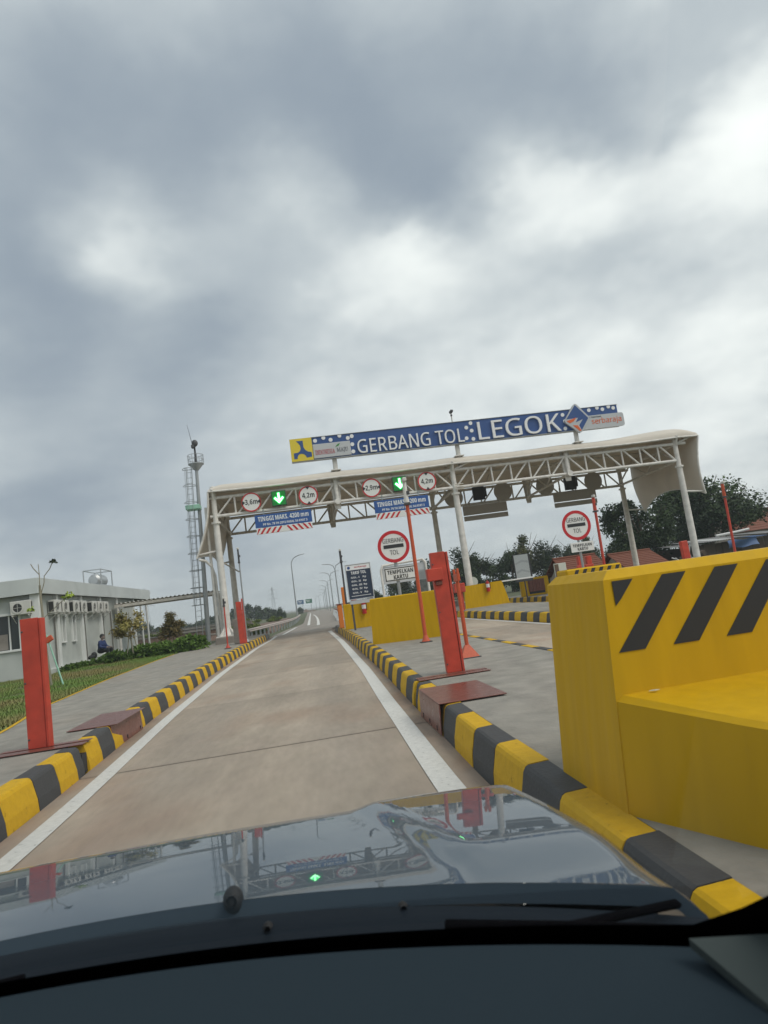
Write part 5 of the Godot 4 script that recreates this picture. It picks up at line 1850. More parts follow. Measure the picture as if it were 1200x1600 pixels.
func person() -> void:
	# sits on the plinth with the back to the wall, looking over the hedge towards the road and the canopy
	var t := thing("person", "person in a blue jacket sitting low against the office wall", "person", Vector3(-10.28, 0.50, -34.7), -0.25)
	t.scale = Vector3.ONE * 1.06
	var jacket := Color(0.055, 0.12, 0.42)
	var trousers := Color(0.045, 0.05, 0.07)
	var skin := Color(0.75, 0.62, 0.55)
	var shoe := Color(0.08, 0.07, 0.07)
	var b := [
		[Vector3(-0.02, 0.30, 0), Vector3(0.03, 0.55, 0), 0.15, 0.15, jacket], [Vector3(0.03, 0.55, 0.08), Vector3(0.03, 0.55, -0.08), 0.13, 0.13, jacket],
		[Vector3(0.05, 0.68, 0.15), Vector3(0.05, 0.68, -0.15), 0.065, 0.065, jacket], [Vector3(0.05, 0.70, 0), Vector3(0.08, 0.80, 0), 0.06, 0.05, skin],
		[Vector3(0.09, 0.86, 0), Vector3(0.10, 0.93, 0), 0.082, 0.095, skin], [Vector3(0.155, 0.84, 0), Vector3(0.16, 0.83, 0), 0.045, 0.04, skin], [Vector3(0.19, 0.885, 0), Vector3(0.2, 0.87, 0), 0.014, 0.018, skin],
		[Vector3(-0.02, 0.28, 0.09), Vector3(-0.02, 0.28, -0.09), 0.12, 0.12, trousers]]
	for s in [-1.0, 1.0]:
		b.append_array([
			[Vector3(0.0, 0.27, 0.1 * s), Vector3(0.40, 0.30, 0.14 * s), 0.10, 0.075, trousers], [Vector3(0.40, 0.30, 0.14 * s), Vector3(0.36, -0.16, 0.13 * s), 0.07, 0.048, trousers],
			[Vector3(0.36, -0.20, 0.13 * s), Vector3(0.52, -0.215, 0.14 * s), 0.042, 0.034, shoe],
			[Vector3(0.05, 0.67, 0.2 * s), Vector3(0.12, 0.45, 0.25 * s), 0.06, 0.05, jacket], [Vector3(0.12, 0.45, 0.25 * s), Vector3(0.33, 0.40, 0.15 * s), 0.048, 0.036, jacket],
			[Vector3(0.35, 0.405, 0.14 * s), Vector3(0.40, 0.405, 0.11 * s), 0.030, 0.028, skin], [Vector3(0.09, 0.895, 0.095 * s), Vector3(0.085, 0.875, 0.1 * s), 0.018, 0.014, skin]])
	var mb := MB.new()
	skin_field(mb, b, 0.022, 0.03)
	# five fingers on each hand, curled over the knees
	for s in [-1.0, 1.0]:
		mb.tint(skin)
		for i in 4:
			var z: float = (0.085 + 0.018 * i) * s
			var l: float = [0.05, 0.062, 0.066, 0.055][i]
			mb.tube(Vector3(0.41, 0.408, z), Vector3(0.41 + l * 0.8, 0.400, z), 0.0095, 0.009, 7)
			mb.tube(Vector3(0.41 + l * 0.8, 0.400, z), Vector3(0.41 + l, 0.368, z), 0.009, 0.007, 7)
		mb.tube(Vector3(0.375, 0.40, 0.09 * s), Vector3(0.405, 0.385, 0.062 * s), 0.011, 0.010, 7)
		mb.tube(Vector3(0.405, 0.385, 0.062 * s), Vector3(0.435, 0.37, 0.06 * s), 0.010, 0.008, 7)
		mb.tint(Color(0.03, 0.02, 0.02))
		mb.ball(Vector3(0.187, 0.905, 0.033 * s), Vector3(0.006, 0.008, 0.012), 8, 6)
	mb.tint(Color(0.4, 0.2, 0.18))
	mb.ball(Vector3(0.198, 0.835, 0.0), Vector3(0.006, 0.006, 0.024), 8, 6)
	var m := mat("person_skin_and_cloth", lin(0.32, 0.30, 0.30), 0.75, {"vc": true})
	part("body", mb, m, t)
	mb = MB.new()
	mb.sheet(18, 8, func(u, v):
		var a: float = TAU * u
		var e: float = v * PI * (0.62 - 0.2 * cos(a))
		return Vector3(0.088 + sin(e) * cos(a) * 0.115, 0.925 + cos(e) * 0.115, sin(e) * sin(a) * 0.11), Vector3.UP)
	part("hair", mb, M.hair, t)


# ------------------------------------------------------------------ plants
func leafy(mb: MB, ctr: Vector3, size: Vector3, count: int, leaf: float, base: Color, alt: Color, lobes: int, droop := 0.0) -> void:
	var cl := []
	for i in lobes:
		var d := Vector3(rng.randfn(), rng.randfn() * 0.9, rng.randfn()).normalized() * pow(rng.randf(), 0.45)
		var r := rng.randf_range(0.22, 0.42)
		cl.append([ctr + d * size * (1.0 - r * 0.7), r, rng.randf_range(0.65, 1.3), rng.randf()])
	for i in count:
		var c: Array = cl[rng.randi() % lobes]
		var d := Vector3(rng.randfn(), rng.randfn(), rng.randfn()).normalized() * pow(rng.randf(), 0.5)
		var p: Vector3 = c[0] + d * size * c[1]
		var a := Vector3(rng.randfn(), rng.randfn() * 0.6 - droop, rng.randfn()).normalized()
		var up := (d + Vector3(rng.randfn(), rng.randfn() + 0.8, rng.randfn()) * 0.6).normalized()
		var s := a.cross(up).normalized()
		if s.length() < 0.5:
			continue
		var l := leaf * rng.randf_range(0.6, 1.25)
		var k: float = c[2] * rng.randf_range(0.75, 1.25)
		var q := base.lerp(alt, clampf(c[3] * 0.8 + rng.randf() * 0.35, 0.0, 1.0))
		mb.tint(Color(q.r * k, q.g * k, q.b * k))
		var nn := s.cross(a).normalized()
		var tip := p + a * l
		var m1 := p + a * l * 0.45 + s * l * 0.28 + nn * l * 0.05
		var m2 := p + a * l * 0.45 - s * l * 0.28 + nn * l * 0.05
		mb.tri_n(p, m1, tip, nn, nn, nn)
		mb.tri_n(p, tip, m2, nn, nn, nn)


func limbs(mb: MB, h: float, r: float, n: int, reach: Vector3) -> void:
	mb.tube(Vector3.ZERO, Vector3(0.04 * h, h * 0.55, 0.02 * h), r, r * 0.65, 9)
	mb.tube(Vector3(0.04 * h, h * 0.55, 0.02 * h), Vector3(0.02 * h, h * 0.95, 0), r * 0.65, r * 0.2, 8)
	for i in n:
		var y := h * rng.randf_range(0.32, 0.8)
		var a := TAU * (i + rng.randf() * 0.6) / n
		var e := Vector3(cos(a) * reach.x, reach.y * rng.randf_range(0.4, 1.0), sin(a) * reach.z)
		var s := Vector3(0.04 * y, y, 0.02 * y)
		mb.tube(s, s + e * 0.5, r * 0.4, r * 0.26, 7)
		mb.tube(s + e * 0.5, s + e + Vector3(0, reach.y * 0.3, 0), r * 0.26, r * 0.08, 6)


func make_tree(called: String, label: String, h: float, crown: Vector3, cy: float, count: int, leaf: float, base: Color, alt: Color, lobes: int, group: String) -> Node3D:
	var t := thing(called, label, "tree", Vector3.ZERO, 0.0, group)
	var mb := MB.new()
	limbs(mb, h * 0.9, h * 0.028, 7, crown * 0.7)
	part("trunk", mb, M.bark, t)
	mb = MB.new()
	leafy(mb, Vector3(0, cy, 0), crown, count, leaf, base, alt, lobes)
	part("crown", mb, M.leaf, t)
	return t


func trees() -> void:
	rng.seed = 77
	var dark := Color(0.024, 0.042, 0.022)
	var mid := Color(0.052, 0.078, 0.030)
	var olive := Color(0.12, 0.12, 0.045)
	# the big tree behind the canopy's right end
	var t := make_tree("big_tree", "big dark broad-leaved tree behind the canopy's right end", 10.0, Vector3(6.4, 4.1, 5.0), 5.8, 15000, 0.36, dark, mid, 34, "")
	t.position = Vector3(38.2, -0.1, -60.0)
	t = make_tree("big_tree", "dark tree with a knob of leaves left of the big tree, behind the rear column", 7.5, Vector3(3.6, 3.2, 3.4), 4.4, 7500, 0.32, dark, mid, 18, "")
	t.position = Vector3(29.2, -0.1, -56.0)
	# the tree line
	var protos := []
	protos.append(make_tree("line_tree", "dark feathery tree right beside the middle column's foot", 6.8, Vector3(3.4, 3.5, 2.8), 3.4, 6500, 0.34, dark, mid, 16, "trees along the far side"))
	protos.append(make_tree("line_tree", "dark round tree second in the line right of the middle column", 6.0, Vector3(3.8, 3.1, 2.8), 2.9, 6500, 0.32, dark, mid, 14, "trees along the far side"))
	protos.append(make_tree("line_tree", "taller dark tree with a pointed top above the pale board", 7.6, Vector3(3.1, 4.0, 2.6), 3.7, 6500, 0.34, dark, olive, 15, "trees along the far side"))
	protos[0].position = Vector3(20.2, -0.15, -88.0)
	protos[1].position = Vector3(23.6, -0.15, -92.0)
	protos[2].position = Vector3(29.8, -0.15, -90.0)
	var more := [[0, 17.0, -94.0, 0.9, "dark tree left of the middle column's foot"], [1, 26.6, -86.0, 0.95, "broad dark tree left of the pale board"], [0, 33.2, -92.0, 0.95, "dark tree right of the pale board, over the brown panel"], [1, 36.6, -88.0, 0.92, "dark tree left of the right-hand round sign"], [2, 40.2, -94.0, 0.85, "dark pointed tree behind the right-hand round sign"],
		[1, 34.0, -70.0, 0.8, "low dark tree behind the red gate posts"], [0, 43.5, -84.0, 1.0, "dark tree in the gap left of the rear right column"], [1, 48.0, -80.0, 1.0, "dark tree behind the big tree's trunk"], [2, 14.5, -108.0, 0.75, "small far dark tree behind the right red post"], [1, 11.6, -120.0, 0.6, "low far tree at the end of the tree line"], [0, 52.5, -76.0, 0.85, "dark tree right of the big tree, over the junk house"]]
	for q in more:
		dup(protos[q[0]], q[4], Vector3(q[1], -0.15, q[2]), q[1] * 1.7, q[3])
	# bluish woods far left, and the undergrowth under the line of trees on the right, each one mass
	var far := [[1, -17.0, -258.0, 0.8, "low far tree at the foot of the pylon"], [0, -8.0, -190.0, 0.62, "small round tree at the foot of the single street lamp"], [1, -10.5, -196.0, 0.5, "small low tree left of the single street lamp"], [1, -4.5, -300.0, 0.7, "small far tree left of the far road signs"]]
	for q in far:
		dup(protos[q[0]], q[4], Vector3(q[1], -1.2, q[2]), q[1], q[3])
	var wood := MB.new()
	for i in 17:
		var u := i / 16.0
		var hh := 4.6 + 2.6 * sin(u * 7.0 + 0.5) + (1.5 if u > 0.5 else 0.0) - 4.2 * pow(maxf(0.0, u - 0.88) / 0.12, 1.5) - 3.0 * pow(maxf(0.0, 0.15 - u) / 0.15, 1.5)
		hh = maxf(hh, 1.8)
		leafy(wood, Vector3(lerpf(-82.0, -16.0, u), hh * 0.5 - 0.6, -250.0 + 5.0 * sin(i * 2.3)), Vector3(4.6, hh * 0.58, 3.5), 900, 0.95, dark, mid, 9)
	tag(single("far_wood", wood, M.leaf, "far dark wood on the left skyline", "wood"), "far dark wood on the left skyline", "wood", "", "stuff")
	wood = MB.new()
	for i in 15:
		var u := i / 14.0
		leafy(wood, Vector3(lerpf(13.0, 56.0, u), 1.1 + 0.5 * sin(i * 1.9), lerpf(-98.0, -72.0, u)), Vector3(2.7, 2.2 + 0.6 * sin(i * 2.7), 2.0), 900, 0.36, dark, mid, 9)
	tag(single("undergrowth", wood, M.leaf, "dark undergrowth under the trees on the right", "undergrowth"), "dark undergrowth under the trees on the right", "undergrowth", "", "stuff")
	# bright bushes in the field on the left
	var bush := make_tree("field_bush", "bright green bush in the field, left of the covered walk's posts", 1.6, Vector3(2.2, 0.9, 1.5), 0.8, 2600, 0.22, Color(0.10, 0.15, 0.035), Color(0.16, 0.2, 0.05), 12, "bushes in the field")
	bush.position = Vector3(-15.2, -0.1, -72.0)
	var bs := [[-19.5, -74.0, 0.9, "bright green bush in the field, under the brown leaved tree"], [-10.5, -70.0, 0.7, "green bush in the field between the two left columns"], [-6.0, -62.0, 0.75, "pale green bush right of the red post by the rear column"], [-4.6, -58.0, 0.55, "pale low bush beside the far end of the left kerb"], [-8.0, -88.0, 0.9, "green bush behind the guard rail's near end"], [-5.2, -98.0, 0.8, "green bush behind the middle of the guard rail"], [-24.0, -76.0, 0.9, "green bush in the field beside the office's far end"]]
	for q in bs:
		dup(bush, q[3], Vector3(q[0], -0.1, q[1]), q[0] * 2.0, q[2])

	# young trees by the walk
	t = thing("young_tree", "young tree with brownish leaves in front of the office's far end", "tree", Vector3(-7.9, 0.25, -31.2))
	var mb := MB.new()
	mb.tube(Vector3.ZERO, Vector3(-0.08, 1.1, 0), 0.04, 0.03, 8)
	mb.tube(Vector3(-0.08, 1.1, 0), Vector3(-0.05, 2.1, 0.05), 0.03, 0.012, 8)
	mb.tube(Vector3(0.25, 0, 0.1), Vector3(0.05, 1.3, 0.02), 0.02, 0.02, 6)
	mb.tube(Vector3(-0.3, 0, 0.1), Vector3(-0.1, 1.3, 0.02), 0.02, 0.02, 6)
	part("trunk", mb, M.pale_bark, t)
	mb = MB.new()
	leafy(mb, Vector3(-0.08, 1.55, 0), Vector3(0.78, 0.86, 0.6), 1900, 0.13, Color(0.24, 0.18, 0.08), Color(0.27, 0.25, 0.08), 15)
	part("crown", mb, M.leaf, t)
	t = thing("young_tree", "bushy brown green tree under the covered walk's roof", "tree", Vector3(-7.2, 0.2, -36.0))
	mb = MB.new()
	for k in 4:
		mb.tube(Vector3(0.12 * (k - 1.5), 0, 0.05 * k), Vector3(0.25 * (k - 1.5), 1.2, 0), 0.03, 0.015, 6)
	part("trunk", mb, M.bark, t)
	mb = MB.new()
	leafy(mb, Vector3(0, 1.28, 0), Vector3(0.82, 0.86, 0.7), 3000, 0.12, Color(0.15, 0.14, 0.055), Color(0.22, 0.165, 0.07), 18)
	part("crown", mb, M.leaf, t)
	# the sapling with few leaves, its stakes
	t = thing("sapling", "thin sapling with a few tufts of leaves rising behind the left red post", "tree", Vector3(-7.3, 0.25, -20.0))
	mb = MB.new()
	mb.path([Vector3(-0.02, 0, 0), Vector3(-0.1, 1.2, 0), Vector3(-0.14, 2.5, 0), Vector3(-0.14, 2.85, 0.0)], 0.032, 7)
	mb.path([Vector3(-0.14, 2.5, 0), Vector3(-0.12, 2.95, 0.05), Vector3(-0.13, 3.15, 0.0), Vector3(-0.28, 3.35, 0), Vector3(-0.34, 3.48, 0)], 0.013, 6)
	mb.path([Vector3(-0.13, 3.15, 0), Vector3(-0.14, 3.45, 0)], 0.01, 6)
	mb.path([Vector3(-0.12, 2.6, 0), Vector3(-0.02, 2.9, 0.0), Vector3(-0.0, 3.1, 0), Vector3(0.16, 3.28, 0), Vector3(0.24, 3.45, 0)], 0.012, 6)
	mb.path([Vector3(-0.12, 1.9, 0), Vector3(0.3, 2.2, 0.1), Vector3(0.6, 2.42, 0.1)], 0.010, 6)
	part("trunk", mb, M.pale_bark, t)
	mb = MB.new()
	leafy(mb, Vector3(0.28, 3.5, 0), Vector3(0.16, 0.08, 0.12), 40, 0.11, Color(0.05, 0.07, 0.04), Color(0.07, 0.09, 0.05), 4, 0.8)
	leafy(mb, Vector3(0.62, 2.46, 0.1), Vector3(0.15, 0.1, 0.12), 46, 0.13, Color(0.22, 0.30, 0.05), Color(0.28, 0.36, 0.06), 4, 0.8)
	leafy(mb, Vector3(-0.36, 2.25, 0.1), Vector3(0.12, 0.06, 0.1), 26, 0.12, Color(0.20, 0.28, 0.05), Color(0.26, 0.33, 0.06), 3, 0.8)
	part("crown", mb, M.leaf, t)
	for k in 3:
		var st := MB.new()
		var foot: Vector3 = [Vector3(0.35, 0, 0.15), Vector3(-0.45, 0, 0.2), Vector3(0.1, 0, -0.5)][k]
		st.tube(foot, Vector3(-0.06, 1.45, 0.0), 0.022, 0.018, 7)
		part("stake", st, M.mint_paint, t)
	part("tie", box_mesh(Vector3(0.02, 1.32, 0.05), Vector3(0.22, 0.16, 0.05), 0.02, Basis(Vector3.BACK, 0.5)), M.pole_orange, t)

	# the hedge: low leafy plants set along the lawn's far edge
	var plant := thing("hedge_plant", "low green plant of the hedge, nearest the seated person", "plant", Vector3.ZERO, 0.0, "low hedge plants along the office")
	mb = MB.new()
	leafy(mb, Vector3(0, 0.24, 0), Vector3(0.42, 0.27, 0.38), 520, 0.14, Color(0.06, 0.12, 0.025), Color(0.15, 0.25, 0.05), 9)
	part("leaves", mb, M.leaf, plant)
	mb = MB.new()
	for k in 5:
		mb.tube(Vector3.ZERO, Vector3(0.2 * cos(k * 1.3), 0.3, 0.2 * sin(k * 1.3)), 0.012, 0.006, 5)
	part("stems", mb, M.bark, plant)
	plant.position = Vector3(-9.3, 0.24, -32.4)
	var n := 0
	for i in 26:
		var u := i / 25.0
		for row in 2:
			if row == 1 and i < 6:
				continue
			var x := lerpf(-9.2, -5.3, u) + rng.randf_range(-0.12, 0.12)
			var z := lerpf(-31.5, -31.4, u) - row * 0.7 + rng.randf_range(-0.25, 0.25)
			dup(plant, "low green plant of the hedge between the lawn and the covered walk", Vector3(x, 0.24, z), rng.randf() * TAU, rng.randf_range(0.75, 1.25) * (1.0 + 0.35 * u))
			n += 1
	for i in 16:
		var u := i / 15.0
		dup(plant, "small green plant at the foot of the office wall", Vector3(lerpf(-10.1, -9.6, u), 0.22, lerpf(-29.0, -33.2, u)), rng.randf() * TAU, rng.randf_range(0.4, 0.75)).set_meta("group", "small plants at the office wall")

	# the grass itself
	var tuft := MB.new()
	for k in 6:
		var a := TAU * k / 6.0 + 0.3
		var o := Vector3(cos(a), 0, sin(a))
		var s := Vector3(-sin(a), 0, cos(a)) * 0.008
		var f := o * 0.03
		var top := o * (0.07 + 0.015 * (k % 3)) + Vector3.UP * (0.07 + 0.02 * (k % 2))
		tuft.tri_n(f - s, f + s, top, Vector3.UP, Vector3.UP, Vector3.UP)
	var mm := MultiMesh.new()
	mm.transform_format = MultiMesh.TRANSFORM_3D
	mm.use_colors = true
	mm.mesh = tuft.mesh()
	var pos := []
	while pos.size() < 26000:
		var z := -5.0 - pow(rng.randf(), 1.4) * 28.0
		var x := pavement_edge(z) - 0.12 - pow(rng.randf(), 1.3) * 9.0
		if x < -10.4 and z < -27.8:
			continue
		var bare := noise.get_noise_2d(x * 0.8 + 30.0, z * 0.8)
		if bare > 0.18 and rng.randf() < 0.75:
			continue
		pos.append(Vector3(x, 0.262 - 0.03 * smoothstep(-7.0, -14.0, x) - 0.005, z))
	mm.instance_count = pos.size()
	for i in pos.size():
		var p: Vector3 = pos[i]
		var k := rng.randf_range(0.7, 1.3)
		mm.set_instance_transform(i, Transform3D(Basis(Vector3.UP, rng.randf() * TAU).scaled(Vector3(k * 1.2, k * rng.randf_range(0.5, 1.0), k * 1.2)), p))
		var dry := clampf(0.45 + 1.3 * noise.get_noise_2d(p.x * 0.7, p.z * 0.5) + rng.randf_range(-0.2, 0.2), 0.0, 1.0)
		mm.set_instance_color(i, Color(0.15, 0.26, 0.04).lerp(Color(0.28, 0.235, 0.09), dry))
	var g := MultiMeshInstance3D.new()
	g.name = "grass"
	g.multimesh = mm
	g.material_override = M.grass
	add_child(g)
	tag(g, "short patchy grass of the lawn", "grass", "", "stuff")


# ------------------------------------------------------------------ things farther off
func pylon(label: String, at: Vector3, h: float, turn := 0.0) -> void:
	var t := thing("power_pylon", label, "pylon", at, turn, "power pylons on the skyline")
	var mb := MB.new()
	var r := h * 0.0032
	var wd := func(y: float) -> float: return h * (0.085 - 0.075 * pow(y / h, 0.75))
	for s in [[-1, -1], [1, -1], [1, 1], [-1, 1]]:
		for i in 8:
			var y0 := h * i / 8.0
			var y1 := h * (i + 1) / 8.0
			mb.tube(Vector3(s[0] * wd.call(y0), y0, s[1] * wd.call(y0)), Vector3(s[0] * wd.call(y1), y1, s[1] * wd.call(y1)), r, r, 5)
			if s[1] == -1:
				mb.tube(Vector3(s[0] * wd.call(y0), y0, -wd.call(y0)), Vector3(-s[0] * wd.call(y1), y1, -wd.call(y1)), r * 0.7, r * 0.7, 4)
	part("lattice", mb, M.grey_steel, t)
	for k in 3:
		mb = MB.new()
		var y: float = h * [0.62, 0.77, 0.91][k]
		var w: float = h * [0.17, 0.15, 0.12][k]
		mb.tube(Vector3(-w, y, 0), Vector3(w, y, 0), r, r, 5)
		mb.tube(Vector3(-w, y, 0), Vector3(0, y + h * 0.04, 0), r * 0.8, r * 0.8, 5)
		mb.tube(Vector3(w, y, 0), Vector3(0, y + h * 0.04, 0), r * 0.8, r * 0.8, 5)
		for s in [-1.0, 1.0]:
			mb.tube(Vector3(w * s, y, 0), Vector3(w * s, y - h * 0.035, 0), r * 0.9, r * 0.9, 5)
		part("cross_arm", mb, M.grey_steel, t)


func tiled_roof(t: Node3D, m: Material, x0: float, x1: float, z0: float, z1: float, y_eave: float, y_ridge: float) -> void:
	var zm := (z0 + z1) / 2.0
	var mb := MB.new()
	for s in [0, 1]:
		var ze: float = [z0, z1][s]
		var steps := 9
		for i in steps:
			var a := float(i) / steps
			var b := float(i + 1) / steps + 0.02
			var lift := 0.045
			mb.hexa([Vector3(x0, lerpf(y_eave, y_ridge, a), lerpf(ze, zm, a)), Vector3(x1, lerpf(y_eave, y_ridge, a), lerpf(ze, zm, a)), Vector3(x1, lerpf(y_eave, y_ridge, b) - 0.05, lerpf(ze, zm, b)), Vector3(x0, lerpf(y_eave, y_ridge, b) - 0.05, lerpf(ze, zm, b)),
				Vector3(x0, lerpf(y_eave, y_ridge, a) + lift, lerpf(ze, zm, a)), Vector3(x1, lerpf(y_eave, y_ridge, a) + lift, lerpf(ze, zm, a)), Vector3(x1, lerpf(y_eave, y_ridge, b), lerpf(ze, zm, b)), Vector3(x0, lerpf(y_eave, y_ridge, b), lerpf(ze, zm, b))])
	var r := part("roof", mb, m, t)
	mb = MB.new()
	mb.tube(Vector3(x0, y_ridge + 0.03, zm), Vector3(x1, y_ridge + 0.03, zm), 0.1, 0.1, 8)
	part("ridge", mb, m, r)


func houses() -> void:
	var hs := [["low house with a red tiled roof behind the right-hand round sign's foot", 18.6, 22.0, -47.0, -52.0, 1.15, 2.5], ["small red tiled house left of the big tree's foot, behind the rear column", 23.8, 27.4, -48.5, -54.0, 1.1, 2.3], ["red tiled house right of the big tree, above the junk house", 47.0, 60.0, -68.0, -78.0, 3.1, 5.6]]
	for q in hs:
		var t := thing("tiled_house", q[0], "house", Vector3.ZERO, 0.0, "red tiled houses on the right")
		var w: float = q[2] - q[1]
		part("wall", box_mesh(Vector3((q[1] + q[2]) / 2.0, q[5] / 2.0 - 0.1, (q[3] + q[4]) / 2.0), Vector3(w - 0.8, q[5] + 0.3, 4.6)), M.house_wall, t)
		var gb := MB.new()
		for x in [q[1] + 0.42, q[2] - 0.62]:
			gb.prism([Vector2(-(q[3] - q[4]) / 2.0 + 0.5, q[5]), Vector2((q[3] - q[4]) / 2.0 - 0.5, q[5]), Vector2(0, q[6] - 0.12)], Transform3D(Basis(Vector3.BACK, Vector3.UP, Vector3.LEFT), Vector3(x + 0.2, 0, (q[3] + q[4]) / 2.0)), 0.2)
		part("gable", gb, M.house_wall, t)
		tiled_roof(t, M.roof_tile, q[1], q[2], q[3], q[4], q[5], q[6])
		part("door", box_mesh(Vector3(q[1] + w * 0.3, 0.45, (q[3] + q[4]) / 2.0 + 2.32), Vector3(0.9, 1.2, 0.06)), M.wood, t)
		var wi := part("window", box_mesh(Vector3(q[1] + w * 0.65, 0.6, (q[3] + q[4]) / 2.0 + 2.32), Vector3(1.2, 0.8, 0.06)), M.wood, t)
		part("pane", box_mesh(Vector3(q[1] + w * 0.65, 0.6, (q[3] + q[4]) / 2.0 + 2.355), Vector3(1.0, 0.6, 0.01)), M.window_dark, wi)
	var t := thing("junk_house", "dark wooden shack roofed with patched tin sheets at the right edge", "shack", Vector3(29.6, 0.0, -50.0))
	rng.seed = 5
	for i in 18:
		part("board", box_mesh(Vector3(0.3 + i * 0.52, 0.95, rng.randf_range(-0.06, 0.06)), Vector3(0.48, 2.2 + rng.randf_range(-0.2, 0.1), 0.05), 0.0, Basis(Vector3.BACK, rng.randf_range(-0.03, 0.03))), M.wood, t)
	part("rear_wall", box_mesh(Vector3(4.8, 1.0, -4.0), Vector3(9.6, 2.2, 0.1)), M.wood, t)
	for i in 7:
		var m: Material = [M.tin, M.tin, M.tin_light, M.tin, M.tarp_blue, M.tin, M.tin][i]
		var mb := MB.new()
		var x0 := -0.3 + i * 1.4
		var dy := rng.randf_range(-0.1, 0.1)
		mb.sheet(28, 2, func(u, v): return Vector3(x0 + u * 1.55, 2.15 + dy + 0.35 * v + 0.03 * sin(u * TAU * 7.0) + 0.02 * i, lerpf(0.7, -4.2, v)), Vector3.UP)
		part("tin_sheet", mb, m, t)
	var tp := MB.new()
	tp.sheet(10, 6, func(u, v): return Vector3(3.2 + u * 2.6, 2.1 - v * 0.6 + 0.06 * sin(u * 9.0), 0.75 + 0.15 * sin(v * 3.0 + u * 4.0)), Vector3.BACK)
	part("hanging_tarp", tp, M.tarp_blue, t)
	tp = MB.new()
	tp.path([Vector3(2.6, 2.62, 0.4), Vector3(4.4, 2.72, 0.3), Vector3(5.6, 2.82, 0.2)], 0.1, 8)
	part("rolled_sheet", tp, M.tin_light, t)
	t = thing("scrap_pile", "heap of pale scrap and pipes in front of the shack, left end", "scrap", Vector3(28.6, 0.0, -48.6))
	for i in 14:
		var mb := MB.new()
		var p := Vector3(rng.randf_range(-1.0, 2.2), rng.randf_range(0.2, 1.7), rng.randf_range(-0.4, 0.4))
		var d := Vector3(rng.randf_range(-1, 1), rng.randf_range(-0.3, 0.5), 0.1).normalized()
		if i % 3 == 0:
			mb.tube(p - d * 0.6, p + d * 0.6, 0.05, 0.05, 8)
		else:
			mb.box(p, Vector3(rng.randf_range(0.3, 0.8), rng.randf_range(0.15, 0.5), 0.4), 0.02, Basis(Vector3.BACK, rng.randf_range(-0.6, 0.6)))
		part("piece", mb, [M.tin_light, M.wood, M.tin][i % 3], t)


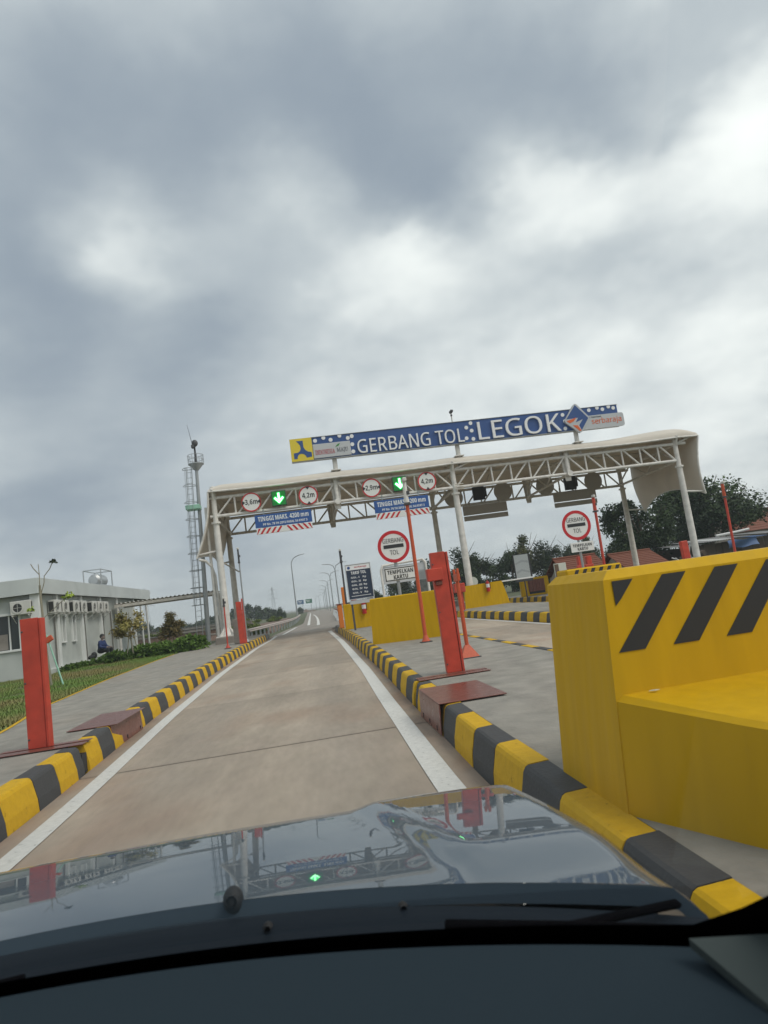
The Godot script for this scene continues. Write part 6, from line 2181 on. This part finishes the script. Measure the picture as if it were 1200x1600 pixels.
func far_things() -> void:
	pylon("large power pylon beyond the guard rail, right of the left columns", Vector3(-15.6, -0.5, -300.0), 13.4, 0.3)
	pylon("faint power pylon over the covered walk", Vector3(-97.0, -1.0, -420.0), 28.0, 0.5)
	# single street lamp
	var t := thing("street_lamp", "single-armed street lamp standing behind the guard rail on the left", "street lamp", Vector3(-1.95, -0.1, -98.0))
	var mb := MB.new()
	mb.tube(Vector3(0, 0, 0), Vector3(0, 8.0, 0), 0.11, 0.07, 10)
	mb.path([Vector3(0, 8.0, 0), Vector3(0.08, 8.5, 0), Vector3(0.4, 9.0, 0), Vector3(0.9, 9.25, 0), Vector3(1.5, 9.4, 0)], 0.06, 8)
	part("pole", mb, M.grey_steel, t)
	part("lamp_head", box_mesh(Vector3(1.75, 9.42, 0), Vector3(0.6, 0.1, 0.25), 0.04, Basis(Vector3.BACK, 0.12)), M.plate_grey, t)
	# the row of double lamps
	var l := thing("street_lamp", "nearest double-armed street lamp in the row, left of the tariff board", "street lamp", Vector3(4.5, -0.1, -105.0), 0.0, "double street lamps along the median")
	mb = MB.new()
	mb.tube(Vector3(0, 0, 0), Vector3(0, 7.0, 0), 0.12, 0.08, 10)
	for s in [-1.0, 1.0]:
		mb.path([Vector3(0, 7.0, 0), Vector3(0.25 * s, 7.6, 0), Vector3(0.75 * s, 7.85, 0), Vector3(1.35 * s, 7.95, 0)], 0.06, 8)
	part("pole", mb, M.grey_steel, l)
	for s in [-1.0, 1.0]:
		part("lamp_head", box_mesh(Vector3(1.6 * s, 7.97, 0), Vector3(0.62, 0.1, 0.25), 0.04), M.plate_grey, l)
	var row := [[4.7, -138.0, "second double street lamp in the row"], [5.2, -178.0, "third double street lamp in the row"], [5.6, -220.0, "fourth double street lamp in the row"], [6.2, -265.0, "fifth double street lamp in the row"], [6.6, -315.0, "sixth double street lamp in the row"], [5.2, -370.0, "seventh double street lamp in the row, hazy"], [3.8, -420.0, "farthest double street lamp in the row, hazy"]]
	for q in row:
		dup(l, q[2], Vector3(q[0], -0.1, q[1]), 0.0, 1.05)
	# overhead road signs
	for i in 2:
		t = thing("road_sign_gantry", ["far overhead sign with a blue grey board, left of the two", "far overhead sign with a green board, right of the two"][i], "road sign", Vector3([-4.2, -0.3][i], -0.1, -320.0), 0.0, "far overhead road signs")
		part("board", box_mesh(Vector3(0, 5.1, 0), Vector3(3.0, 1.9, 0.15), 0.02), [M.road_sign_blue, M.road_sign_green][i], t)
		for k in 2:
			part("print", box_mesh(Vector3(-0.3, 5.45 - 0.6 * k, 0.085), Vector3([1.9, 1.3][k], 0.22, 0.02)), M.print_white, t)
		part("post", box_mesh(Vector3(0.9, 2.6, -0.15), Vector3(0.2, 5.6, 0.15)), M.grey_steel, t)
	# guard rail along the left edge of the far road
	t = thing("guard_rail", "steel guard rail along the left edge of the road past the kerb", "guard rail", Vector3(-0.35, 0, 0))
	var pts := [Vector3(-3.9, 0, -46.0), Vector3(-3.2, 0, -53.0), Vector3(-2.5, 0, -61.0), Vector3(-1.8, 0, -70.0), Vector3(-1.5, 0, -84.0), Vector3(-1.5, 0, -100.0), Vector3(-1.6, 0, -124.0)]
	mb = MB.new()
	for i in pts.size() - 1:
		for y in [0.46, 0.58]:
			mb.tube(pts[i] + Vector3(0, y, 0), pts[i + 1] + Vector3(0, y, 0), 0.065, 0.065, 8)
		mb.tube(pts[i] + Vector3(-0.04, 0.52, 0), pts[i + 1] + Vector3(-0.04, 0.52, 0), 0.05, 0.05, 8)
	part("beam", mb, M.rail_paint, t)
	for i in pts.size() - 1:
		for k in 4:
			var p: Vector3 = pts[i].lerp(pts[i + 1], k / 4.0)
			part("post", box_mesh(p + Vector3(-0.12, 0.2, 0), Vector3(0.12, 0.75, 0.1)), M.galvanised, t)
	# stone-lined ditch wall and brown walls across the field
	t = thing("ditch_wall", "long pale and brown stone ditch wall beside the far road", "wall", Vector3.ZERO)
	mb = MB.new()
	mb.hexa([Vector3(-9.0, -0.2, -58.0), Vector3(-3.2, -0.2, -58.0), Vector3(-3.4, -0.2, -120.0), Vector3(-6.0, -0.2, -120.0), Vector3(-8.4, 0.3, -58.6), Vector3(-4.2, 0.34, -58.6), Vector3(-3.8, 0.34, -120.0), Vector3(-5.6, 0.3, -120.0)])
	part("stone_face", mb, M.block_brown, t)
	part("coping", box_mesh(Vector3(-6.3, 0.40, -58.9), Vector3(4.6, 0.14, 0.5), 0.02), M.block_wall, t)
	var walls := [["low brown wall across the field, behind the young trees", -28.0, -5.5, -66.0, 0.05, 0.62, "block_brown"], ["pale concrete wall across the field, above the brown one", -30.0, -6.5, -76.0, 0.35, 0.85, "block_wall"], ["farther brown wall across the field", -40.0, -12.0, -84.0, 0.0, 0.8, "block_brown"], ["far pale wall at the edge of the woods", -70.0, -14.0, -130.0, 0.2, 0.9, "block_wall"]]
	for q in walls:
		t = thing("field_wall", q[0], "wall", Vector3((q[1] + q[2]) / 2.0, 0, q[3]))
		part("wall", box_mesh(Vector3(0, (q[4] + q[5]) / 2.0 - 0.15, 0), Vector3(q[2] - q[1], q[5] - q[4] + 0.5, 0.4), 0.03), M[q[6]], t)
		part("coping", box_mesh(Vector3(0, q[5] + 0.14, 0), Vector3(q[2] - q[1], 0.09, 0.55), 0.02), M.kerb_grey, t)
	# green embankment
	mb = MB.new()
	mb.sheet(50, 10, func(u, v):
		var x := lerpf(-120.0, -3.6 , u)
		return Vector3(x, -0.2 + 1.15 * sin(PI * v) * smoothstep(-3.0, -14.0, x) * (0.8 + 0.3 * sin(x * 0.12)), lerpf(-96.0, -150.0, v)), Vector3.UP)
	struct("embankment", mb, M.field, "low green embankment across the field on the left")
	# median barriers on the far road
	var proto := thing("median_barrier", "nearest white and red plastic barrier of the median row", "barrier", Vector3(2.55, 0, -62.0), 0.0, "plastic barriers along the median")
	mb = MB.new()
	mb.hexa([Vector3(-0.3, 0, 1.4), Vector3(0.3, 0, 1.4), Vector3(0.3, 0, -1.4), Vector3(-0.3, 0, -1.4), Vector3(-0.12, 0.85, 1.4), Vector3(0.12, 0.85, 1.4), Vector3(0.12, 0.85, -1.4), Vector3(-0.12, 0.85, -1.4)])
	part("body", mb, M.sign_white, proto)
	mb = MB.new()
	mb.box(Vector3(0, 0.87, 0.0), Vector3(0.26, 0.12, 2.82), 0.02)
	mb.box(Vector3(0, 0.55, 1.42), Vector3(0.3, 0.18, 0.03))
	part("red_band", mb, M.rust_plate, proto)
	var names := ["second plastic barrier of the median row", "third plastic barrier of the median row", "fourth plastic barrier of the median row", "fifth plastic barrier of the median row", "sixth plastic barrier of the median row", "seventh plastic barrier of the median row"]
	for i in 6:
		dup(proto, names[i], Vector3(2.6 + 0.17 * (i + 1), 0, -62.0 - 7.0 * (i + 1)), -0.02)
	# steel delineator posts before the barriers
	for i in 5:
		t = thing("delineator", ["first white marker post at the median's near end", "second white marker post at the median's near end", "third white marker post at the median's near end", "fourth white marker post at the median's near end", "fifth white marker post at the median's near end"][i], "marker post", Vector3(2.35 + 0.42 * i, 0, -55.0 - 0.5 * i), 0.0, "marker posts at the median's end")
		mb = MB.new()
		mb.lathe([[0.14, 0.0], [0.14, 0.03], [0.055, 0.06], [0.05, 1.0], [0.0, 1.02]], Transform3D.IDENTITY, 12)
		part("post", mb, M.sign_white, t)
		mb = MB.new()
		mb.lathe([[0.058, 0.75], [0.058, 0.88]], Transform3D.IDENTITY, 12)
		part("band", mb, M.rust_plate, t)
	# soil heap beyond the plaza
	mb = MB.new()
	mb.sheet(24, 8, func(u, v): return Vector3(lerpf(-7.0, 3.0, u), 0.0 + 1.5 * sin(PI * u) * sin(PI * v) * (0.7 + 0.3 * sin(u * 17.0)), lerpf(-330.0, -350.0, v)), Vector3.UP)
	struct("soil_heap", mb, M.dirt, "bare soil rise at the far end of the road")


# ------------------------------------------------------------------ the car one looks out of
const CX := -0.40


func bow(x: float) -> float:
	return 0.26 * pow((x - CX) / 0.87, 2.0)


func hood_y(x: float, z: float) -> float:
	var d := -z - 1.0
	var y := 1.0
	var s := -0.3
	# height by adding up a slope that grows from 4 degrees at the windscreen to a steep nose
	var steps := 40
	var q := 0.0
	var w := d / steps
	for i in steps:
		q += w
		var m := q - w / 2.0
		var deg := 4.0 + 4.0 * clampf(m / 0.6, 0.0, 1.0) + 9.0 * clampf((m - 0.60) / 0.12, 0.0, 1.0) + 62.0 * clampf((m - 0.72) / 0.30, 0.0, 1.0)
		y -= tan(deg_to_rad(deg)) * w
	var a := absf(x - CX)
	y -= 0.022 * pow(a / 0.85, 2.0)
	y -= 0.16 * pow(maxf(0.0, a - 0.80) / 0.09, 2.0)
	var edge := lerpf(0.55, 0.43, clampf((-z - 1.07) / 0.56, 0.0, 1.0))
	y += 0.013 * smoothstep(0.0, 0.075, a - edge) * smoothstep(-0.95, -1.15, z)
	return y


func car() -> void:
	var t := thing("car", "blue grey car seen from its seat, with bonnet, windscreen and dark dashboard", "car")
	var mb := MB.new()
	mb.sheet(90, 60, func(u, v):
		var x := CX + lerpf(-0.885, 0.885, u)
		var z := lerpf(-1.10 + bow(x), -2.02, v)
		return Vector3(x, hood_y(x, z), z), Vector3.UP)
	part("bonnet", mb, M.car_paint, t)
	mb = MB.new()
	mb.sheet(60, 1, func(u, v):
		var x := CX + lerpf(-0.87, 0.87, u)
		var z := -1.10 + bow(x)
		return Vector3(x, hood_y(x, z) - 0.025 * v, z + 0.002 + 0.004 * v), Vector3.BACK)
	part("bonnet_edge", mb, M.car_paint, t)
	for s in [-1.0, 1.0]:
		mb = MB.new()
		mb.sheet(24, 12, func(u, v):
			var x: float = CX + s * (0.892 + 0.05 * sin(PI * 0.5 * v))
			var z := lerpf(-0.45, -2.0, u)
			return Vector3(x, hood_y(CX + s * 0.885, minf(z, -0.8)) - 0.004 - 0.42 * (1.0 - cos(PI * 0.5 * v)), z), Vector3(s, 0.3, 0))
		part("fender", mb, M.car_paint, t)
	# cowl under the windscreen
	mb = MB.new()
	mb.sheet(60, 6, func(u, v):
		var x := CX + lerpf(-0.93, 0.93, u)
		var z := lerpf(-1.10 + bow(x) + 0.008, -0.86 + bow(x) - 0.02, v)
		return Vector3(x, 0.972 - 0.022 * pow((x - CX) / 0.85, 2.0) + 0.012 * sin(v * 9.0) + 0.03 * v, z), Vector3.UP)
	part("cowl", mb, M.cowl, t)
	for q in [[-0.165, -1.085, 0.992, 0.95], [-0.11, -1.0, 0.978, 0.5], [0.075, -0.985, 0.976, 0.5]]:
		mb = MB.new()
		mb.ball(Vector3(q[0], q[2], q[1]), Vector3(0.016, 0.02, 0.02) * q[3], 14, 8)
		mb.lathe([[0.0, 0.0], [0.009 * q[3], 0.0], [0.008 * q[3], 0.008]], Transform3D(Basis(Vector3.RIGHT, Vector3(0, 0.3, 0.95).normalized(), Vector3(0, -0.95, 0.3).normalized()), Vector3(q[0], q[2] + 0.004, q[1] + 0.016 * q[3])), 12)
		part("washer_nozzle", mb, M.rubber, t)
	for k in 2:
		mb = MB.new()
		var x0: float = [-1.05, 0.12][k]
		var x1: float = [-0.42, 0.40][k]
		mb.path([Vector3(x0, 0.985, -0.99 + bow(x0)), Vector3(lerpf(x0, x1, 0.5), 0.992, -0.965 + bow(lerpf(x0, x1, 0.5))), Vector3(x1, 0.982, -0.985 + bow(x1))], 0.007, 8)
		mb.box(Vector3(lerpf(x0, x1, 0.5), 0.985, -0.985 + bow(lerpf(x0, x1, 0.5))), Vector3(absf(x1 - x0), 0.008, 0.014), 0.003)
		part("wiper", mb, M.frit, t)
	# windscreen with its black printed border, bowed as the bonnet is
	var glass := func(u: float, v: float) -> Vector3:
		var x := CX + lerpf(-0.86, 0.86, u) * lerpf(1.0, 0.86, v)
		var z0 := -0.968 + bow(x) * (1.0 - 0.5 * v)
		return Vector3(x, lerpf(0.962, 1.63, v), z0 + 0.95 * v)
	mb = MB.new()
	mb.sheet(40, 30, glass, Vector3(0, 0.8, -0.6))
	var ws := part("windscreen", mb, M.glass, t)
	mb = MB.new()
	mb.sheet(60, 4, func(u, v): return glass.call(u, v * (0.122 + 0.09 * pow(clampf((absf(u - 0.5) - 0.43) / 0.028, 0.0, 2.5), 1.5))) + Vector3(0, -0.002, 0.003), Vector3(0, 0.8, -0.6))
	part("black_border", mb, M.frit, ws)
	# dashboard
	mb = MB.new()
	mb.sheet(50, 24, func(u, v):
		var x := CX + lerpf(-0.86, 0.86, u)
		var z: float = lerpf(-0.83, -0.05, v) + bow(x) * (1.0 - v * 0.7)
		var y := 1.035 + 0.030 * sin(PI * 0.5 * clampf(v / 0.42, 0.0, 1.0)) - 0.12 * pow(maxf(0.0, v - 0.6) / 0.4, 2.0)
		return Vector3(x, y, z), Vector3.UP)
	part("dashboard", mb, M.dash, t)
	mb = MB.new()
	mb.prism([Vector2(0.298, 0.618), Vector2(0.36, 0.60), Vector2(0.41, 0.575), Vector2(0.6, 0.42), Vector2(0.6, 0.33), Vector2(0.30, 0.38), Vector2(0.30, 0.514)], Transform3D(Basis(Vector3.RIGHT, Vector3.FORWARD, Vector3.UP), Vector3(0, 1.0545, 0)), 0.008)
	part("dash_corner", mb, M.dash_side, t)
	for s in [-1.0, 1.0]:
		mb = MB.new()
		mb.path([Vector3(CX + s * 0.885, 0.97, -0.68), Vector3(CX + s * 0.865, 1.14, -0.50), Vector3(CX + s * 0.79, 1.62, 0.10)], 0.035, 10)
		part("pillar", mb, M.rubber, t)
		part("door", box_mesh(Vector3(CX + s * 0.93, 0.62, 0.75), Vector3(0.08, 0.75, 2.6), 0.02), M.car_paint, t)  # doors out of view, they keep side light out of the cabin
	part("roof", box_mesh(Vector3(CX, 1.66, 1.05), Vector3(1.6, 0.05, 2.0), 0.02), M.car_inside, t)  # roof out of view, it keeps sky light off the dashboard
	part("unseen_rear_panel", box_mesh(Vector3(CX, 0.9, 2.05), Vector3(1.7, 1.3, 0.08), 0.02), M.car_inside, t)  # out of view, closes the cabin to light from behind
	part("floor", box_mesh(Vector3(CX, 0.26, 0.6), Vector3(1.7, 0.06, 2.9)), M.rubber, t)  # out of view, closes the cabin to light from below
	part("unseen_firewall", box_mesh(Vector3(CX, 0.62, -0.88), Vector3(1.66, 0.62, 0.34), 0.02), M.rubber, t)  # unseen dark box, stops the bright road reflecting in the windscreen
	part("seat", box_mesh(Vector3(0.0, 0.62, 1.15), Vector3(0.5, 0.75, 0.5), 0.08), M.dash, t)


func _ready() -> void:
	setup_view()
	make_materials()
	build_ground()
	office()
	build_canopy()
	crash_block()
	yellow_walls()
	gate_sign()
	canopy_signs()
	island_things()
	houses()
	far_things()
	trees()
	person()
	car()
